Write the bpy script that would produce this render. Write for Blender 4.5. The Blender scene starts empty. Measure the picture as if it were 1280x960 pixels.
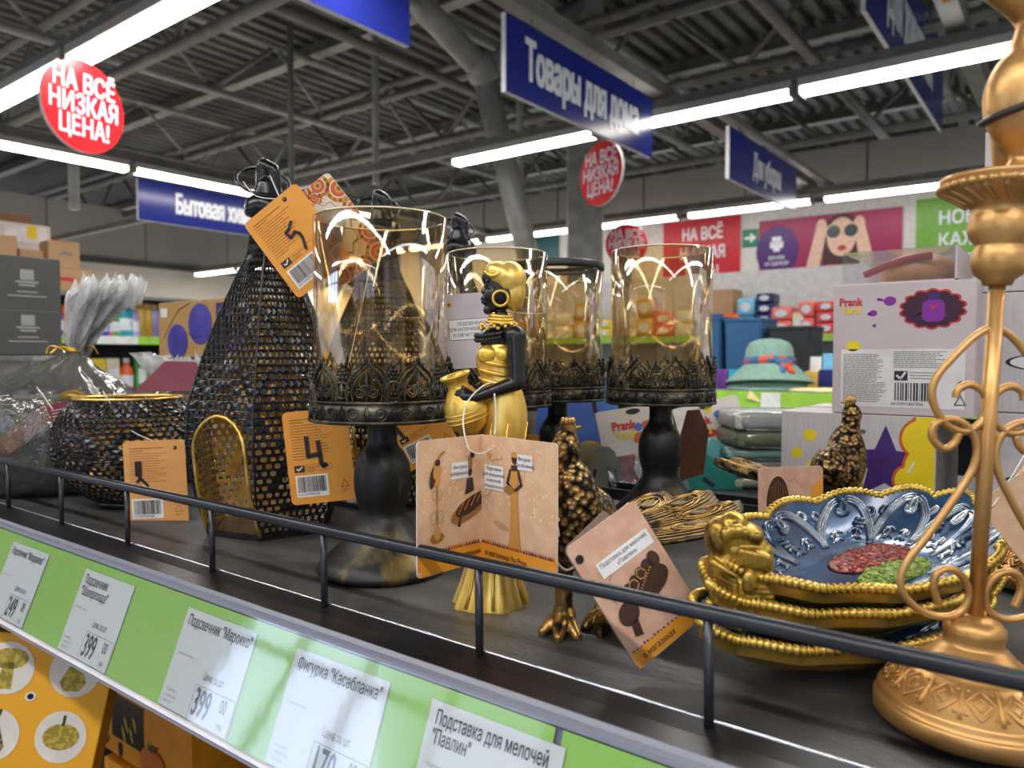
import bpy, math, random
from mathutils import Vector, Matrix, Euler
from mathutils.geometry import delaunay_2d_cdt
random.seed(7)
PI = math.pi
sc = bpy.context.scene
COL = sc.collection
# ------------------------------------------------------------------ camera, world, exposure
SH = 1.36                      # height of the shelf board above the shop floor
EYE = 0.175                    # camera above the board
YAW = math.radians(37.2)
PITCH = math.radians(2.13)
FPX = 940.0
cd = bpy.data.cameras.new('camera'); cam = bpy.data.objects.new('camera', cd); COL.objects.link(cam)
cam.location = (0, 0, SH + EYE); cam.rotation_euler = (PI/2 - PITCH, 0, YAW)
cd.sensor_width = 36.0; cd.lens = FPX/1280*36.0; cd.clip_start = 0.02; cd.clip_end = 200
cd.dof.use_dof = True; cd.dof.focus_distance = 0.56; cd.dof.aperture_fstop = 10.0
sc.camera = cam
sc.view_settings.view_transform = 'Standard'; sc.view_settings.look = 'None'
sc.view_settings.gamma = 1.0; sc.view_settings.use_curve_mapping = False
sc.view_settings.exposure = 0.65
w = bpy.data.worlds.new('shop_air'); sc.world = w; w.use_nodes = True
w.node_tree.nodes['Background'].inputs[0].default_value = (0.95, 0.97, 1.0, 1)
w.node_tree.nodes['Background'].inputs[1].default_value = 0.40
sc.cycles.max_bounces = 10; sc.cycles.transparent_max_bounces = 24
sc.cycles.transmission_bounces = 8; sc.cycles.glossy_bounces = 4; sc.cycles.diffuse_bounces = 3
sc.cycles.caustics_reflective = False; sc.cycles.caustics_refractive = False
sc.cycles.sample_clamp_indirect = 4.0
sc.cycles.use_denoising = True
LAMP_E = 9.0                   # strength of a tube lamp's diffuser
def area(name, loc, sx, sy, power, col=(1, .98, .94), rot=(0, 0, 0)):
    l = bpy.data.lights.new(name, 'AREA'); l.shape = 'RECTANGLE'; l.size = sx; l.size_y = sy
    l.energy = power; l.color = col
    o = bpy.data.objects.new(name, l); COL.objects.link(o); o.location = loc; o.rotation_euler = rot
    return o
# the lamp rows that hang above and behind the photographer
area('row_and_fill_light', (-0.5, -1.1, SH + 1.85), 6.0, 0.14, 60)
area('row_and_fill_light', (-1.4, 1.96, SH + 1.78), 5.4, 0.12, 55)
area('row_and_fill_light', (-0.5, -4.0, SH + 1.85), 8.0, 0.14, 50)
area('row_and_fill_light', (2.2, 0.6, SH + 1.85), 0.14, 5.0, 30)

area('row_and_fill_light', (-10.5, 4.95, SH + 1.80), 6.0, 0.14, 260)  # this and the next two: area lamps added to brighten the far left wall
area('row_and_fill_light', (-11.0, 12.2, SH + 1.85), 9.0, 0.14, 260)
area('row_and_fill_light', (-11.2, 1.0, SH + 1.85), 0.14, 8.0, 220)

# ------------------------------------------------------------------ pixel helpers (1280x960 photo frame)
RC = Euler((PI/2 - PITCH, 0, YAW)).to_matrix()
FWD = Vector((-math.sin(YAW), math.cos(YAW), 0)); RGT = Vector((math.cos(YAW), math.sin(YAW), 0))
C0 = Vector((0, 0, SH + EYE))
def ray(px, py): return RC @ Vector(((px-640)/FPX, -(py-480)/FPX, -1.0))
def on_z(px, py, z=0.0):
    d = ray(px, py); return C0 + d*((SH + z - C0.z)/d.z)
def on_y(px, py, y):
    d = ray(px, py); return C0 + d*(y/d.y)
def on_x(px, py, x):
    d = ray(px, py); return C0 + d*(x/d.x)
def at_t(px, py, t):                       # horizontal depth t along the view direction
    d = ray(px, py); return C0 + d*(t/(d.x*FWD.x + d.y*FWD.y))
def foot(px, t, z=0.0):                    # stands on the board at column px, depth t
    p = at_t(px, 445, t); return Vector((p.x, p.y, SH + z))

# ------------------------------------------------------------------ materials
def lin(c):
    c = c/255.0
    return c/12.92 if c <= .04045 else ((c+.055)/1.055)**2.4
def rgb(c): return (lin(c[0]), lin(c[1]), lin(c[2]), 1.0)
MATS = {}
def mat(name, col, rough=.5, metal=0.0, col2=None, nscale=20.0, lo=.4, hi=.6, bump=0.0, bscale=60.0, stretch=(1,1,1),
        emit=0.0, spec=.5, coat=0.0, kind='NOISE', detail=3.0, bkind='NOISE', bdist=.002, trans=0.0):
    if name in MATS: return MATS[name]
    m = bpy.data.materials.new(name); m.use_nodes = True
    nt = m.node_tree; N = nt.nodes; L = nt.links; b = N['Principled BSDF']
    b.inputs['Roughness'].default_value = rough; b.inputs['Metallic'].default_value = metal
    b.inputs['Specular IOR Level'].default_value = spec; b.inputs['Coat Weight'].default_value = coat
    b.inputs['Coat Roughness'].default_value = .12; b.inputs['Transmission Weight'].default_value = trans
    tc = N.new('ShaderNodeTexCoord'); mp = N.new('ShaderNodeMapping'); mp.inputs['Scale'].default_value = stretch
    L.new(tc.outputs['Object'], mp.inputs[0])
    def tex(k, s):
        if k == 'VORONOI':
            t = N.new('ShaderNodeTexVoronoi'); t.inputs['Scale'].default_value = s; L.new(mp.outputs[0], t.inputs[0]); return t.outputs['Distance']
        if k == 'WAVE':
            t = N.new('ShaderNodeTexWave'); t.inputs['Scale'].default_value = s; L.new(mp.outputs[0], t.inputs[0]); return t.outputs['Fac']
        t = N.new('ShaderNodeTexNoise'); t.inputs['Scale'].default_value = s; t.inputs['Detail'].default_value = detail
        L.new(mp.outputs[0], t.inputs[0]); return t.outputs['Fac']
    c2 = col2 if col2 else tuple(min(255, v*1.06+1) for v in col)
    r = N.new('ShaderNodeValToRGB'); r.color_ramp.elements[0].position = lo; r.color_ramp.elements[1].position = hi
    r.color_ramp.elements[0].color = rgb(col); r.color_ramp.elements[1].color = rgb(c2)
    L.new(tex(kind, nscale), r.inputs[0]); L.new(r.outputs[0], b.inputs['Base Color'])
    if emit:
        L.new(r.outputs[0], b.inputs['Emission Color']); b.inputs['Emission Strength'].default_value = emit
    if bump:
        bp = N.new('ShaderNodeBump'); bp.inputs['Strength'].default_value = bump; bp.inputs['Distance'].default_value = bdist
        L.new(tex(bkind, bscale), bp.inputs['Height']); L.new(bp.outputs[0], b.inputs['Normal'])
    MATS[name] = m; return m
def film(name, tint, gloss=.1, rough=.05, bump=.6, bscale=60.0, stretch=(1,1,1), haze=0.0, hcol=(235,235,235), fres=1.45, bdist=.004, keep=.9, streak=0.0):
    """thin clear sheet: see-through, with fresnel sheen broken up by wrinkles"""
    if name in MATS: return MATS[name]
    m = bpy.data.materials.new(name); m.use_nodes = True
    nt = m.node_tree; N = nt.nodes; L = nt.links
    for n in list(N):
        if n.type == 'BSDF_PRINCIPLED': N.remove(n)
    out = [n for n in N if n.type == 'OUTPUT_MATERIAL'][0]
    tr = N.new('ShaderNodeBsdfTransparent'); tr.inputs[0].default_value = rgb(tint)
    gl = N.new('ShaderNodeBsdfGlossy'); gl.inputs['Roughness'].default_value = rough; gl.inputs['Color'].default_value = (1, 1, 1, 1)
    tc = N.new('ShaderNodeTexCoord'); mp = N.new('ShaderNodeMapping'); mp.inputs['Scale'].default_value = stretch
    L.new(tc.outputs['Object'], mp.inputs[0])
    nz = N.new('ShaderNodeTexNoise'); nz.inputs['Scale'].default_value = bscale; nz.inputs['Detail'].default_value = 4
    L.new(mp.outputs[0], nz.inputs[0])
    bp = N.new('ShaderNodeBump'); bp.inputs['Strength'].default_value = bump; bp.inputs['Distance'].default_value = bdist
    L.new(nz.outputs['Fac'], bp.inputs['Height'])
    fr = N.new('ShaderNodeFresnel'); fr.inputs['IOR'].default_value = fres
    L.new(bp.outputs[0], gl.inputs['Normal']); L.new(bp.outputs[0], fr.inputs['Normal'])
    ad = N.new('ShaderNodeMath'); ad.operation = 'MULTIPLY_ADD'; ad.inputs[1].default_value = keep; ad.inputs[2].default_value = gloss; ad.use_clamp = True
    L.new(fr.outputs[0], ad.inputs[0])
    if streak:
        sr = N.new('ShaderNodeValToRGB'); sr.color_ramp.elements[0].position = .54; sr.color_ramp.elements[1].position = .72
        sr.color_ramp.elements[0].color = (gloss, gloss, gloss, 1); sr.color_ramp.elements[1].color = (gloss+streak, gloss+streak, gloss+streak, 1)
        L.new(nz.outputs['Fac'], sr.inputs[0]); L.new(sr.outputs[0], ad.inputs[2])
    mx = N.new('ShaderNodeMixShader'); L.new(ad.outputs[0], mx.inputs[0]); L.new(tr.outputs[0], mx.inputs[1]); L.new(gl.outputs[0], mx.inputs[2])
    last = mx
    if haze:
        df = N.new('ShaderNodeBsdfDiffuse'); df.inputs[0].default_value = rgb(hcol)
        tl = N.new('ShaderNodeBsdfTranslucent'); tl.inputs[0].default_value = rgb(hcol); dt = N.new('ShaderNodeMixShader'); dt.inputs[0].default_value = .5
        L.new(df.outputs[0], dt.inputs[1]); L.new(tl.outputs[0], dt.inputs[2]); df = dt
        m2 = N.new('ShaderNodeMixShader')
        rr = N.new('ShaderNodeMath'); rr.operation = 'MULTIPLY'; rr.inputs[1].default_value = haze*2; L.new(nz.outputs['Fac'], rr.inputs[0])
        L.new(rr.outputs[0], m2.inputs[0]); L.new(mx.outputs[0], m2.inputs[1]); L.new(df.outputs[0], m2.inputs[2]); last = m2
    L.new(last.outputs[0], out.inputs[0])
    MATS[name] = m; return m

def glyphs(body, size, align, res):
    """filled letter outlines; every outline is filled on its own with the holes that lie in it"""
    c = bpy.data.curves.new('t', 'FONT'); c.body = body; c.size = size; c.align_x = align; c.align_y = 'CENTER'
    c.resolution_u = res; c.fill_mode = 'NONE'
    o = bpy.data.objects.new('t', c); me = bpy.data.meshes.new_from_object(o)
    P = [v.co.copy() for v in me.vertices]; nb = {}
    for e in me.edges:
        a, b = e.vertices; nb.setdefault(a, []).append(b); nb.setdefault(b, []).append(a)
    bpy.data.objects.remove(o); bpy.data.curves.remove(c); bpy.data.meshes.remove(me)
    seen = set(); loops = []
    for st in nb:
        if st in seen: continue
        L = [st]; seen.add(st); cur = st
        while True:
            nx = [q for q in nb[cur] if q not in seen]
            if not nx: break
            nx = nx[0] if cur != st else min(nx); L.append(nx); seen.add(nx); cur = nx
        if len(L) > 2: loops.append(L)
    pts = []; edges = []; LP2 = []
    for L in loops:
        o0 = len(pts); n = len(L); pts += [Vector((P[q].x, P[q].y)) for q in L]; edges += [(o0+i, o0+(i+1) % n) for i in range(n)]; LP2.append([(P[q].x, P[q].y) for q in L])
    if not pts: return [], []
    bb = [(min(p[0] for p in L), max(p[0] for p in L), min(p[1] for p in L), max(p[1] for p in L)) for L in LP2]
    ov, oe, of = delaunay_2d_cdt(pts, edges, [], 0, 1e-7)[:3]
    F = []
    for f in of:
        cx = sum(ov[i].x for i in f)/3; cy = sum(ov[i].y for i in f)/3; wn = 0
        for L, q in zip(LP2, bb):
            if not (q[0] < cx < q[1] and q[2] < cy < q[3]): continue
            for i in range(len(L)):
                (ax, ay), (bx2, by) = L[i-1], L[i]
                if (ay > cy) != (by > cy) and cx < (bx2-ax)*(cy-ay)/(by-ay)+ax: wn += 1 if by > ay else -1
        if wn: F.append(tuple(f))
    return [(v.x, v.y, 0.0) for v in ov], F

# ------------------------------------------------------------------ mesh builder
class MB:
    def __init__(s): s.v = []; s.f = []; s.mi = []; s.sm = []; s.mats = []; s.T = Matrix.Identity(4)
    def _m(s, m):
        if m not in s.mats: s.mats.append(m)
        return s.mats.index(m)
    def add(s, vs, fs, m, smooth=False):
        o = len(s.v); k = s._m(m); T = s.T
        s.v += [tuple(T @ Vector(p)) for p in vs]
        for f in fs: s.f.append(tuple(i+o for i in f)); s.mi.append(k); s.sm.append(smooth)
        return s
    def box(s, x0, x1, y0, y1, z0, z1, m):
        vs = [(x, y, z) for z in (z0, z1) for y in (y0, y1) for x in (x0, x1)]
        return s.add(vs, [(0,2,3,1),(4,5,7,6),(0,1,5,4),(2,6,7,3),(0,4,6,2),(1,3,7,5)], m)
    def lathe(s, prof, m, n=40, smooth=True, cx=0, cy=0, a0=0, a1=2*PI, sx=1, sy=1):
        full = abs(a1-a0-2*PI) < 1e-6; k = n if full else n+1
        vs = []; fs = []
        for i in range(k):
            a = a0+(a1-a0)*i/n
            for (r, z) in prof: vs.append((cx+r*math.cos(a)*sx, cy+r*math.sin(a)*sy, z))
        P = len(prof)
        for i in range(n):
            j = (i+1) % k
            for p in range(P-1): fs.append((i*P+p, j*P+p, j*P+p+1, i*P+p+1))
        return s.add(vs, fs, m, smooth)
    def tube(s, pts, r, m, n=8, closed=False, smooth=True, caps=True, flat=1.0):
        pts = [Vector(p) for p in pts]; K = len(pts); rs = r if isinstance(r, (list, tuple)) else [r]*K
        vs = []; fs = []; up = None
        for i in range(K):
            if closed: t = pts[(i+1) % K]-pts[i-1]
            else: t = pts[min(i+1, K-1)]-pts[max(i-1, 0)]
            t = t.normalized() if t.length > 1e-9 else Vector((0, 0, 1))
            if up is None:
                up = Vector((0, 0, 1)) if abs(t.z) < .9 else Vector((1, 0, 0))
            a = (up - t*up.dot(t))
            a = a.normalized() if a.length > 1e-6 else t.orthogonal().normalized()
            up = a; b = t.cross(a)
            for q in range(n):
                an = 2*PI*q/n
                vs.append(tuple(pts[i]+(a*math.cos(an)+b*math.sin(an)*flat)*rs[i]))
        for i in range(K if closed else K-1):
            j = (i+1) % K
            for q in range(n):
                q2 = (q+1) % n; fs.append((i*n+q, j*n+q, j*n+q2, i*n+q2))
        if caps and not closed:
            fs.append(tuple(range(n))); fs.append(tuple((K-1)*n+q for q in reversed(range(n))))
        return s.add(vs, fs, m, smooth)
    def ring(s, c, R, r, m, axis='z', n=32, k=8):
        pts = []
        for i in range(n):
            a = 2*PI*i/n; x, y = R*math.cos(a), R*math.sin(a)
            pts.append({'z': (c[0]+x, c[1]+y, c[2]), 'y': (c[0]+x, c[1], c[2]+y), 'x': (c[0], c[1]+x, c[2]+y)}[axis])
        return s.tube(pts, r, m, k, closed=True)
    def loft(s, rings, m, smooth=True, caps=True):
        n = len(rings[0]); vs = [tuple(p) for r in rings for p in r]; fs = []
        for i in range(len(rings)-1):
            for q in range(n):
                q2 = (q+1) % n; fs.append((i*n+q, i*n+q2, (i+1)*n+q2, (i+1)*n+q))
        if caps:
            fs.append(tuple(reversed(range(n)))); fs.append(tuple((len(rings)-1)*n+q for q in range(n)))
        return s.add(vs, fs, m, smooth)
    def ell(s, c, rx, ry, rz, m, R=None, n=20, k=12):
        vs = []; fs = []; c = Vector(c)
        for j in range(k+1):
            t = PI*j/k
            for i in range(n):
                a = 2*PI*i/n
                p = Vector((rx*math.sin(t)*math.cos(a), ry*math.sin(t)*math.sin(a), -rz*math.cos(t)))
                if R: p = R @ p
                vs.append(tuple(c+p))
        for j in range(k):
            for i in range(n):
                i2 = (i+1) % n; fs.append((j*n+i, j*n+i2, (j+1)*n+i2, (j+1)*n+i))
        return s.add(vs, fs, m, True)
    def caps(s, a, b, ra, rb, m, n=14):           # tapered limb with round ends
        a, b = Vector(a), Vector(b); d = (b-a); L = d.length; d = d.normalized()
        pts = []; rs = []
        for t in (90, 60, 30): pts.append(a-d*ra*math.sin(math.radians(t))); rs.append(max(ra*math.cos(math.radians(t)), ra*.05))
        for q in range(5): pts.append(a+d*L*q/4); rs.append(ra+(rb-ra)*q/4)
        for t in (30, 60, 90): pts.append(b+d*rb*math.sin(math.radians(t))); rs.append(max(rb*math.cos(math.radians(t)), rb*.05))
        return s.tube(pts, rs, m, n)
    # flat artwork in the local x-y plane, z = height above the sheet
    def poly(s, pts, m, z=0.0):
        return s.add([(p[0], p[1], z) for p in pts], [tuple(range(len(pts)))], m)
    def rect(s, x0, y0, x1, y1, m, z=0.0): return s.poly([(x0,y0),(x1,y0),(x1,y1),(x0,y1)], m, z)
    def disc(s, x, y, rx, ry, m, z=0.0, n=24, rot=0):
        c, q = math.cos(rot), math.sin(rot); P = []
        for i in range(n):
            a = 2*PI*i/n; u, v = rx*math.cos(a), ry*math.sin(a); P.append((x+u*c-v*q, y+u*q+v*c))
        return s.poly(P, m, z)
    def line(s, pts, wd, m, z=0.0):
        for i in range(len(pts)-1):
            a, b = Vector(pts[i]+(0,) if len(pts[i]) == 2 else pts[i]), Vector(pts[i+1]+(0,) if len(pts[i+1]) == 2 else pts[i+1])
            d = b-a
            if d.length < 1e-9: continue
            d = d.normalized()*wd/2; nn = Vector((-d.y, d.x, 0))
            s.poly([(a-d*.5-nn)[:2], (b+d*.5-nn)[:2], (b+d*.5+nn)[:2], (a-d*.5+nn)[:2]], m, z)
        return s
    def slab(s, pts, th, m, medge=None, z=0.0):       # a sheet of real thickness, front at z
        n = len(pts); me = medge or m
        s.poly(pts, m, z); s.add([(p[0], p[1], z-th) for p in pts], [tuple(reversed(range(n)))], m)
        vs = [(p[0], p[1], z) for p in pts]+[(p[0], p[1], z-th) for p in pts]
        return s.add(vs, [(i, i+n, (i+1) % n+n, (i+1) % n) for i in range(n)], me)
    def text(s, body, x, y, size, m, z=0.0, sx=1.0, align='LEFT', bold=0.0, rot=0.0, res=2):
        V0, F0 = glyphs(body, size, align, res)
        if not V0: return s
        cr, sr = math.cos(rot), math.sin(rot); vs = []; fs = []
        sh = [(0, 0)] if not bold else [(a*bold*size, b*bold*size*.8) for a in (-1, -.33, .33, 1) for b in (-1, 1)]
        for k, (ax, ay) in enumerate(sh):
            o0 = len(vs)
            for (gx, gy, gz) in V0:
                u, t = gx*sx+ax, gy+ay; vs.append((x+u*cr-t*sr, y+u*sr+t*cr, z+gz+k*size*.0004))
            fs += [tuple(i+o0 for i in p) for p in F0]
        return s.add(vs, fs, m)
    def build(s, name, parent=None, bevel=0.0, M=None, seg=2, subsurf=0, remesh=0.0, smooth_it=0, solid=0.0, solid_mat=0, angle=None):
        me = bpy.data.meshes.new(name); me.from_pydata(s.v, [], s.f)
        for m in s.mats: me.materials.append(m)
        me.polygons.foreach_set('material_index', s.mi); me.polygons.foreach_set('use_smooth', s.sm); me.update()
        o = bpy.data.objects.new(name, me); COL.objects.link(o)
        if parent: o.parent = parent
        if M is not None: o.matrix_local = M
        if bevel:
            b = o.modifiers.new('b', 'BEVEL'); b.width = bevel; b.segments = seg; b.limit_method = 'ANGLE'; b.angle_limit = math.radians(40)
        if remesh:
            r = o.modifiers.new('r', 'REMESH'); r.mode = 'VOXEL'; r.voxel_size = remesh; r.use_smooth_shade = True
        if smooth_it:
            q = o.modifiers.new('s', 'SMOOTH'); q.factor = .5; q.iterations = smooth_it
        if solid:
            q = o.modifiers.new('t', 'SOLIDIFY'); q.thickness = solid; q.offset = -1; q.material_offset = solid_mat; q.material_offset_rim = 0
        if subsurf:
            q = o.modifiers.new('u', 'SUBSURF'); q.levels = subsurf; q.render_levels = subsurf
        return o
def tag(o, label, cat, group=None, kind=None):
    o['label'] = label
    o['category'] = cat
    if group: o['group'] = group
    if kind: o['kind'] = kind
    return o
def thing(name, label, cat, loc=(0,0,0), rz=0.0, group=None, rot=None):
    o = bpy.data.objects.new(name, None); COL.objects.link(o); o.empty_display_size = .02
    o.location = loc; o.rotation_euler = rot if rot else (0, 0, rz)
    return tag(o, label, cat, group)
def struct(o): o['kind'] = 'structure'; return o
KIDS = {}
def copy_tree(o, parent=None):
    kids = [c for c in o.children]
    c = o.copy(); COL.objects.link(c)
    if parent: c.parent = parent; c.matrix_parent_inverse = o.matrix_parent_inverse.copy()
    for ch in kids: copy_tree(ch, c)
    return c
def frame(o, right, up, normal):           # rotation from three axes
    return Matrix(((right.x, up.x, normal.x, o.x), (right.y, up.y, normal.y, o.y), (right.z, up.z, normal.z, o.z), (0, 0, 0, 1)))
def facing(loc, yaw=0.0, tilt=0.0, roll=0.0):
    """matrix of an upright sheet (x right, y up, z towards the aisle); yaw 0 faces -y, YAW faces the camera"""
    M = Matrix.Rotation(yaw, 4, 'Z') @ Matrix.Rotation(PI/2 - tilt, 4, 'X') @ Matrix.Rotation(roll, 4, 'Z')
    return Matrix.Translation(loc) @ M
def place(o, M): o.matrix_world = M; o.location = M.to_translation(); o.rotation_euler = M.to_euler(); return o
def rrect(x0, y0, x1, y1, r, n=5):
    P = []
    for (cx, cy, a0) in ((x1-r, y0+r, -PI/2), (x1-r, y1-r, 0), (x0+r, y1-r, PI/2), (x0+r, y0+r, PI)):
        for i in range(n+1):
            a = a0+PI/2*i/n; P.append((cx+r*math.cos(a), cy+r*math.sin(a)))
    return P
def spline(P, k=6, closed=False):
    P = [Vector(p) for p in P]; n = len(P); out = []
    rng = n if closed else n-1
    for i in range(rng):
        p0 = P[(i-1) % n] if closed or i > 0 else P[0]; p1 = P[i]; p2 = P[(i+1) % n]
        p3 = P[(i+2) % n] if closed or i+2 < n else P[n-1]
        for q in range(k):
            t = q/k
            out.append(.5*((2*p1)+(p2-p0)*t+(2*p0-5*p1+4*p2-p3)*t*t+(3*p1-p0-3*p2+p3)*t**3))
    if not closed: out.append(P[-1])
    return out
def spiral(cx, cy, r0, r1, a0, a1, n=18):
    return [(cx+(r0+(r1-r0)*i/n)*math.cos(a0+(a1-a0)*i/n), cy+(r0+(r1-r0)*i/n)*math.sin(a0+(a1-a0)*i/n)) for i in range(n+1)]
# ================================================================== setting
CZ = SH+EYE                                   # eye height
m_floor = mat('shop_floor_tiles', (150,148,143), .25, col2=(165,163,158), nscale=3)
m_deck = mat('galvanised_deck', (104,102,98), .5, .35, col2=(84,83,80), nscale=2)
m_steel = mat('grey_painted_steel', (120,119,114), .45, .15, col2=(104,103,99), nscale=6)
m_steelp = mat('pale_painted_steel', (158,158,152), .45, .1, col2=(140,140,134), nscale=6)
m_dark = mat('dark_steel', (70,70,68), .5, .2)
m_panel = mat('grey_wall_panel', (150,147,141), .6, col2=(143,140,134), nscale=.8)
m_beige = mat('beige_wall_panel', (205,196,184), .6, col2=(197,188,177), nscale=.6)
m_white = mat('white_wall', (214,212,208), .6)
m_seam = mat('dark_seam', (60,58,56), .6)
M_ = MB(); M_.box(-22, 7, -6, 14, -.02, 0, m_floor); struct(M_.build('floor'))
# trapezoidal roof deck, ribs running along the depth of the shop
DZ = CZ+4.0
B = MB(); vs = []; fs = []; x = -24.0; k = 0
pr = [(0,0),(.10,0),(.13,.07),(.20,.07),(.23,0)]
X = []
while x < 8:
    for (dx, dz) in pr[:-1]: X.append((x+dx, DZ+dz))
    x += .23
for (xx, zz) in X: vs += [(xx, -6, zz), (xx, 22, zz)]
for i in range(len(X)-1): fs.append((2*i, 2*i+1, 2*i+3, 2*i+2))
B.add(vs, fs, m_deck); B.box(-24, 8, -6, 22, DZ+.1, DZ+.14, m_deck); struct(B.build('ceiling'))
# back wall with grey band above
B = MB(); B.box(-9.5, 7, 9.3, 9.4, 0, CZ+1.82, m_white); B.box(-9.5, 7, 9.27, 9.4, CZ+1.84, CZ+2.42, m_panel)
for i in range(12): B.box(-9.0+i*1.4, -8.985+i*1.4, 9.262, 9.275, CZ+1.84, CZ+2.42, m_seam)
B.box(-9.5, 7, 9.25, 9.4, CZ+1.81, CZ+1.86, m_seam)
struct(B.build('wall_back'))
# far left wall: beige below, grey above, dark joint between
B = MB(); B.box(-15.1, -15, -6, 20, 0, CZ+1.78, m_beige); B.box(-15.1, -14.95, -6, 20, CZ+1.86, CZ+2.85, m_panel)
B.box(-15.1, -14.9, -6, 20, CZ+1.77, CZ+1.87, m_seam)
for i in range(14): B.box(-14.955, -14.945, -5+i*1.8, -4.985+i*1.8, CZ+1.86, CZ+2.85, m_seam)
struct(B.build('wall_left'))
# purlins under the deck
for i, yy in enumerate([-.5, 1.2, 2.9, 4.6, 6.3, 8.0, 9.7, 11.4, 13.1, 14.8, 16.5]):
    B = MB(); B.box(-22, 7, yy-.04, yy+.04, DZ-.14, DZ, m_steel); B.box(-22, 7, yy-.08, yy+.08, DZ-.16, DZ-.14, m_steelp)
    o = B.build('purlin'); tag(o, 'long grey steel purlin under the corrugated roof deck', 'beam', 'roof purlins', 'structure')
# lattice trusses along the depth
def truss(x, y0, y1, zt, zb, step, lab, grp, r=.045, axis='y', mt=None):
    mt = mt or m_steelp
    t = thing('roof_truss', lab, 'truss', (0,0,0), group=grp); t['kind'] = 'structure'
    P = (lambda a, z: (x, a, z)) if axis == 'y' else (lambda a, z: (a, x, z))
    MB().tube([P(y0, zt), P(y1, zt)], r*1.1, mt, 8).build('top_chord', t)
    MB().tube([P(y0, zb), P(y1, zb)], r*1.1, mt, 8).build('bottom_chord', t)
    n = max(2, int(round((y1-y0)/step)))
    for i in range(n):
        a, b = y0+(y1-y0)*i/n, y0+(y1-y0)*(i+1)/n; c = (a+b)/2
        MB().tube([P(a, zb), P(c, zt)], r*.6, mt, 6).build('brace', t)
        MB().tube([P(c, zt), P(b, zb)], r*.6, mt, 6).build('brace', t)
    return t
for x in (-1.3, -4.6, -7.9, -11.2):
    truss(x, -2, 15, DZ-.25, DZ-1.0, 1.7, 'lattice roof truss running away from the aisle under the deck', 'lengthwise roof trusses')
for y in (3.6, 7.2, 10.9, 14.6):
    truss(y, -20, 5, DZ-.35, DZ-1.25, 1.9, 'lattice roof truss crossing above the tube lamp rows', 'crosswise roof trusses', axis='x', r=.05, mt=m_steel)
# column and leaning tubular brace
p = at_t(730, 445, 8.7)
B = MB(); B.box(-.2, .2, -.2, .2, 0, DZ, m_steelp); o = B.build('column_steel', bevel=.02); o.location = (p.x, p.y, 0); o.rotation_euler = (0,0,.6)
tag(o, 'square grey steel column rising behind the blue sign', 'column', kind='structure')
t = thing('raking_brace', 'grey tubular brace leaning and forking towards the roof', 'brace', (0,0,0)); t['kind'] = 'structure'
nd = at_t(603, 88, 7.0); lo = at_t(655, 300, 7.6); d = (lo-nd).normalized(); ft = nd+d*((0-nd.z)/d.z)
MB().tube([nd, ft], .115, m_steelp, 14).build('shaft', t)
up1 = at_t(520, 0, 6.6); MB().tube([nd, nd+(up1-nd)*2.2], .115, m_steelp, 14).build('fork', t)
up2 = at_t(655, 52, 7.6); MB().tube([nd, nd+(up2-nd)*3.0], .085, m_steelp, 14).build('fork', t)
MB().ell(nd, .15, .15, .16, m_steelp).build('node', t)
# vertical hangers and pipes among the trusses
for (px, t_, y0, y1, r) in ((365, 8.5, 108, 262, .035), (470, 7.5, 70, 230, .035), (650, 8.2, 130, 262, .04), (93, 9, 150, 262, .06)):
    a = at_t(px, y1, t_); o = MB().tube([(a.x, a.y, a.z), (a.x, a.y, DZ-.3)], r, m_steelp, 10).build('drop_rod')
    tag(o, 'thin vertical steel hanger between the roof trusses', 'rod', 'roof hangers', 'structure')
for (x, z, r) in ((-1.9, CZ+2.55, .05), (-2.08, CZ+2.75, .035), (-5.4, CZ+2.9, .05), (-.9, CZ+3.0, .05)):
    o = MB().tube([(x, -2, z), (x, 14, z)], r, m_steel, 10).build('service_pipe')
    tag(o, 'long thin grey pipe running away under the roof', 'pipe', 'roof service pipes', 'structure')
for (y, z, r, mm) in ((11.5, CZ+2.75, .16, m_steelp), (6.3, CZ+3.05, .04, m_steel), (9.9, CZ+2.7, .05, m_steelp)):
    o = MB().tube([(-20, y, z), (5, y, z)], r, mm, 14).build('air_duct')
    tag(o, 'round duct running across above the grey wall band', 'duct', 'roof ducts', 'structure')
# ------------------------------------------------------------------ lamp carriers and tube lamps
B = MB(); B.box(-2.23, -2.17, 5.4, 8.6, CZ+1.81, CZ+1.85, m_steel); tag(B.build('lamp_carrier'), 'thin steel rail above the blue sign near the posters', 'rail', kind='structure')
# shop front behind the photographer: wall with daylight windows
m_day = mat('daylight_pane', (205,222,255), .4, emit=1.3, col2=(214,228,255), nscale=.6)
B = MB()
for (x0, x1) in ((-22,-8.8),(-3.9,-.4),(4.2,7)): B.box(x0, x1, -6.1, -6, 0, 4.2, m_panel)
B.box(-22, 7, -6.1, -6, 3.3, DZ, m_panel); B.box(-22, 7, -6.1, -6, 0, .9, m_panel); struct(B.build('wall_front'))
for k, (x0, x1) in enumerate(((-8.8,-3.9),(-.4,4.2))):
    B = MB(); B.box(x0, x1, -6.06, -6.05, .9, 3.3, m_day); o = struct(B.build('window_%d' % (k+1)))
    n = int((x1-x0)/1.1)
    for i in range(n+1): q = x0+(x1-x0)*i/n; struct(MB().box(q-.05, q+.05, -6.04, -5.96, .9, 3.3, m_dark).build('window_frame', o))
    struct(MB().box(x0, x1, -6.03, -5.97, 2.35, 2.45, m_dark).build('window_frame', o))
m_lamp = mat('lamp_glow', (255,250,240), .4, emit=LAMP_E, col2=(255,251,243))
m_house = mat('lamp_housing', (176,174,168), .4, .2)
LZ = CZ+1.65
ROWS = {1.96: (-12, 4), 4.95: (-14, 5), 8.47: (-14.5, 5)}
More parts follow.
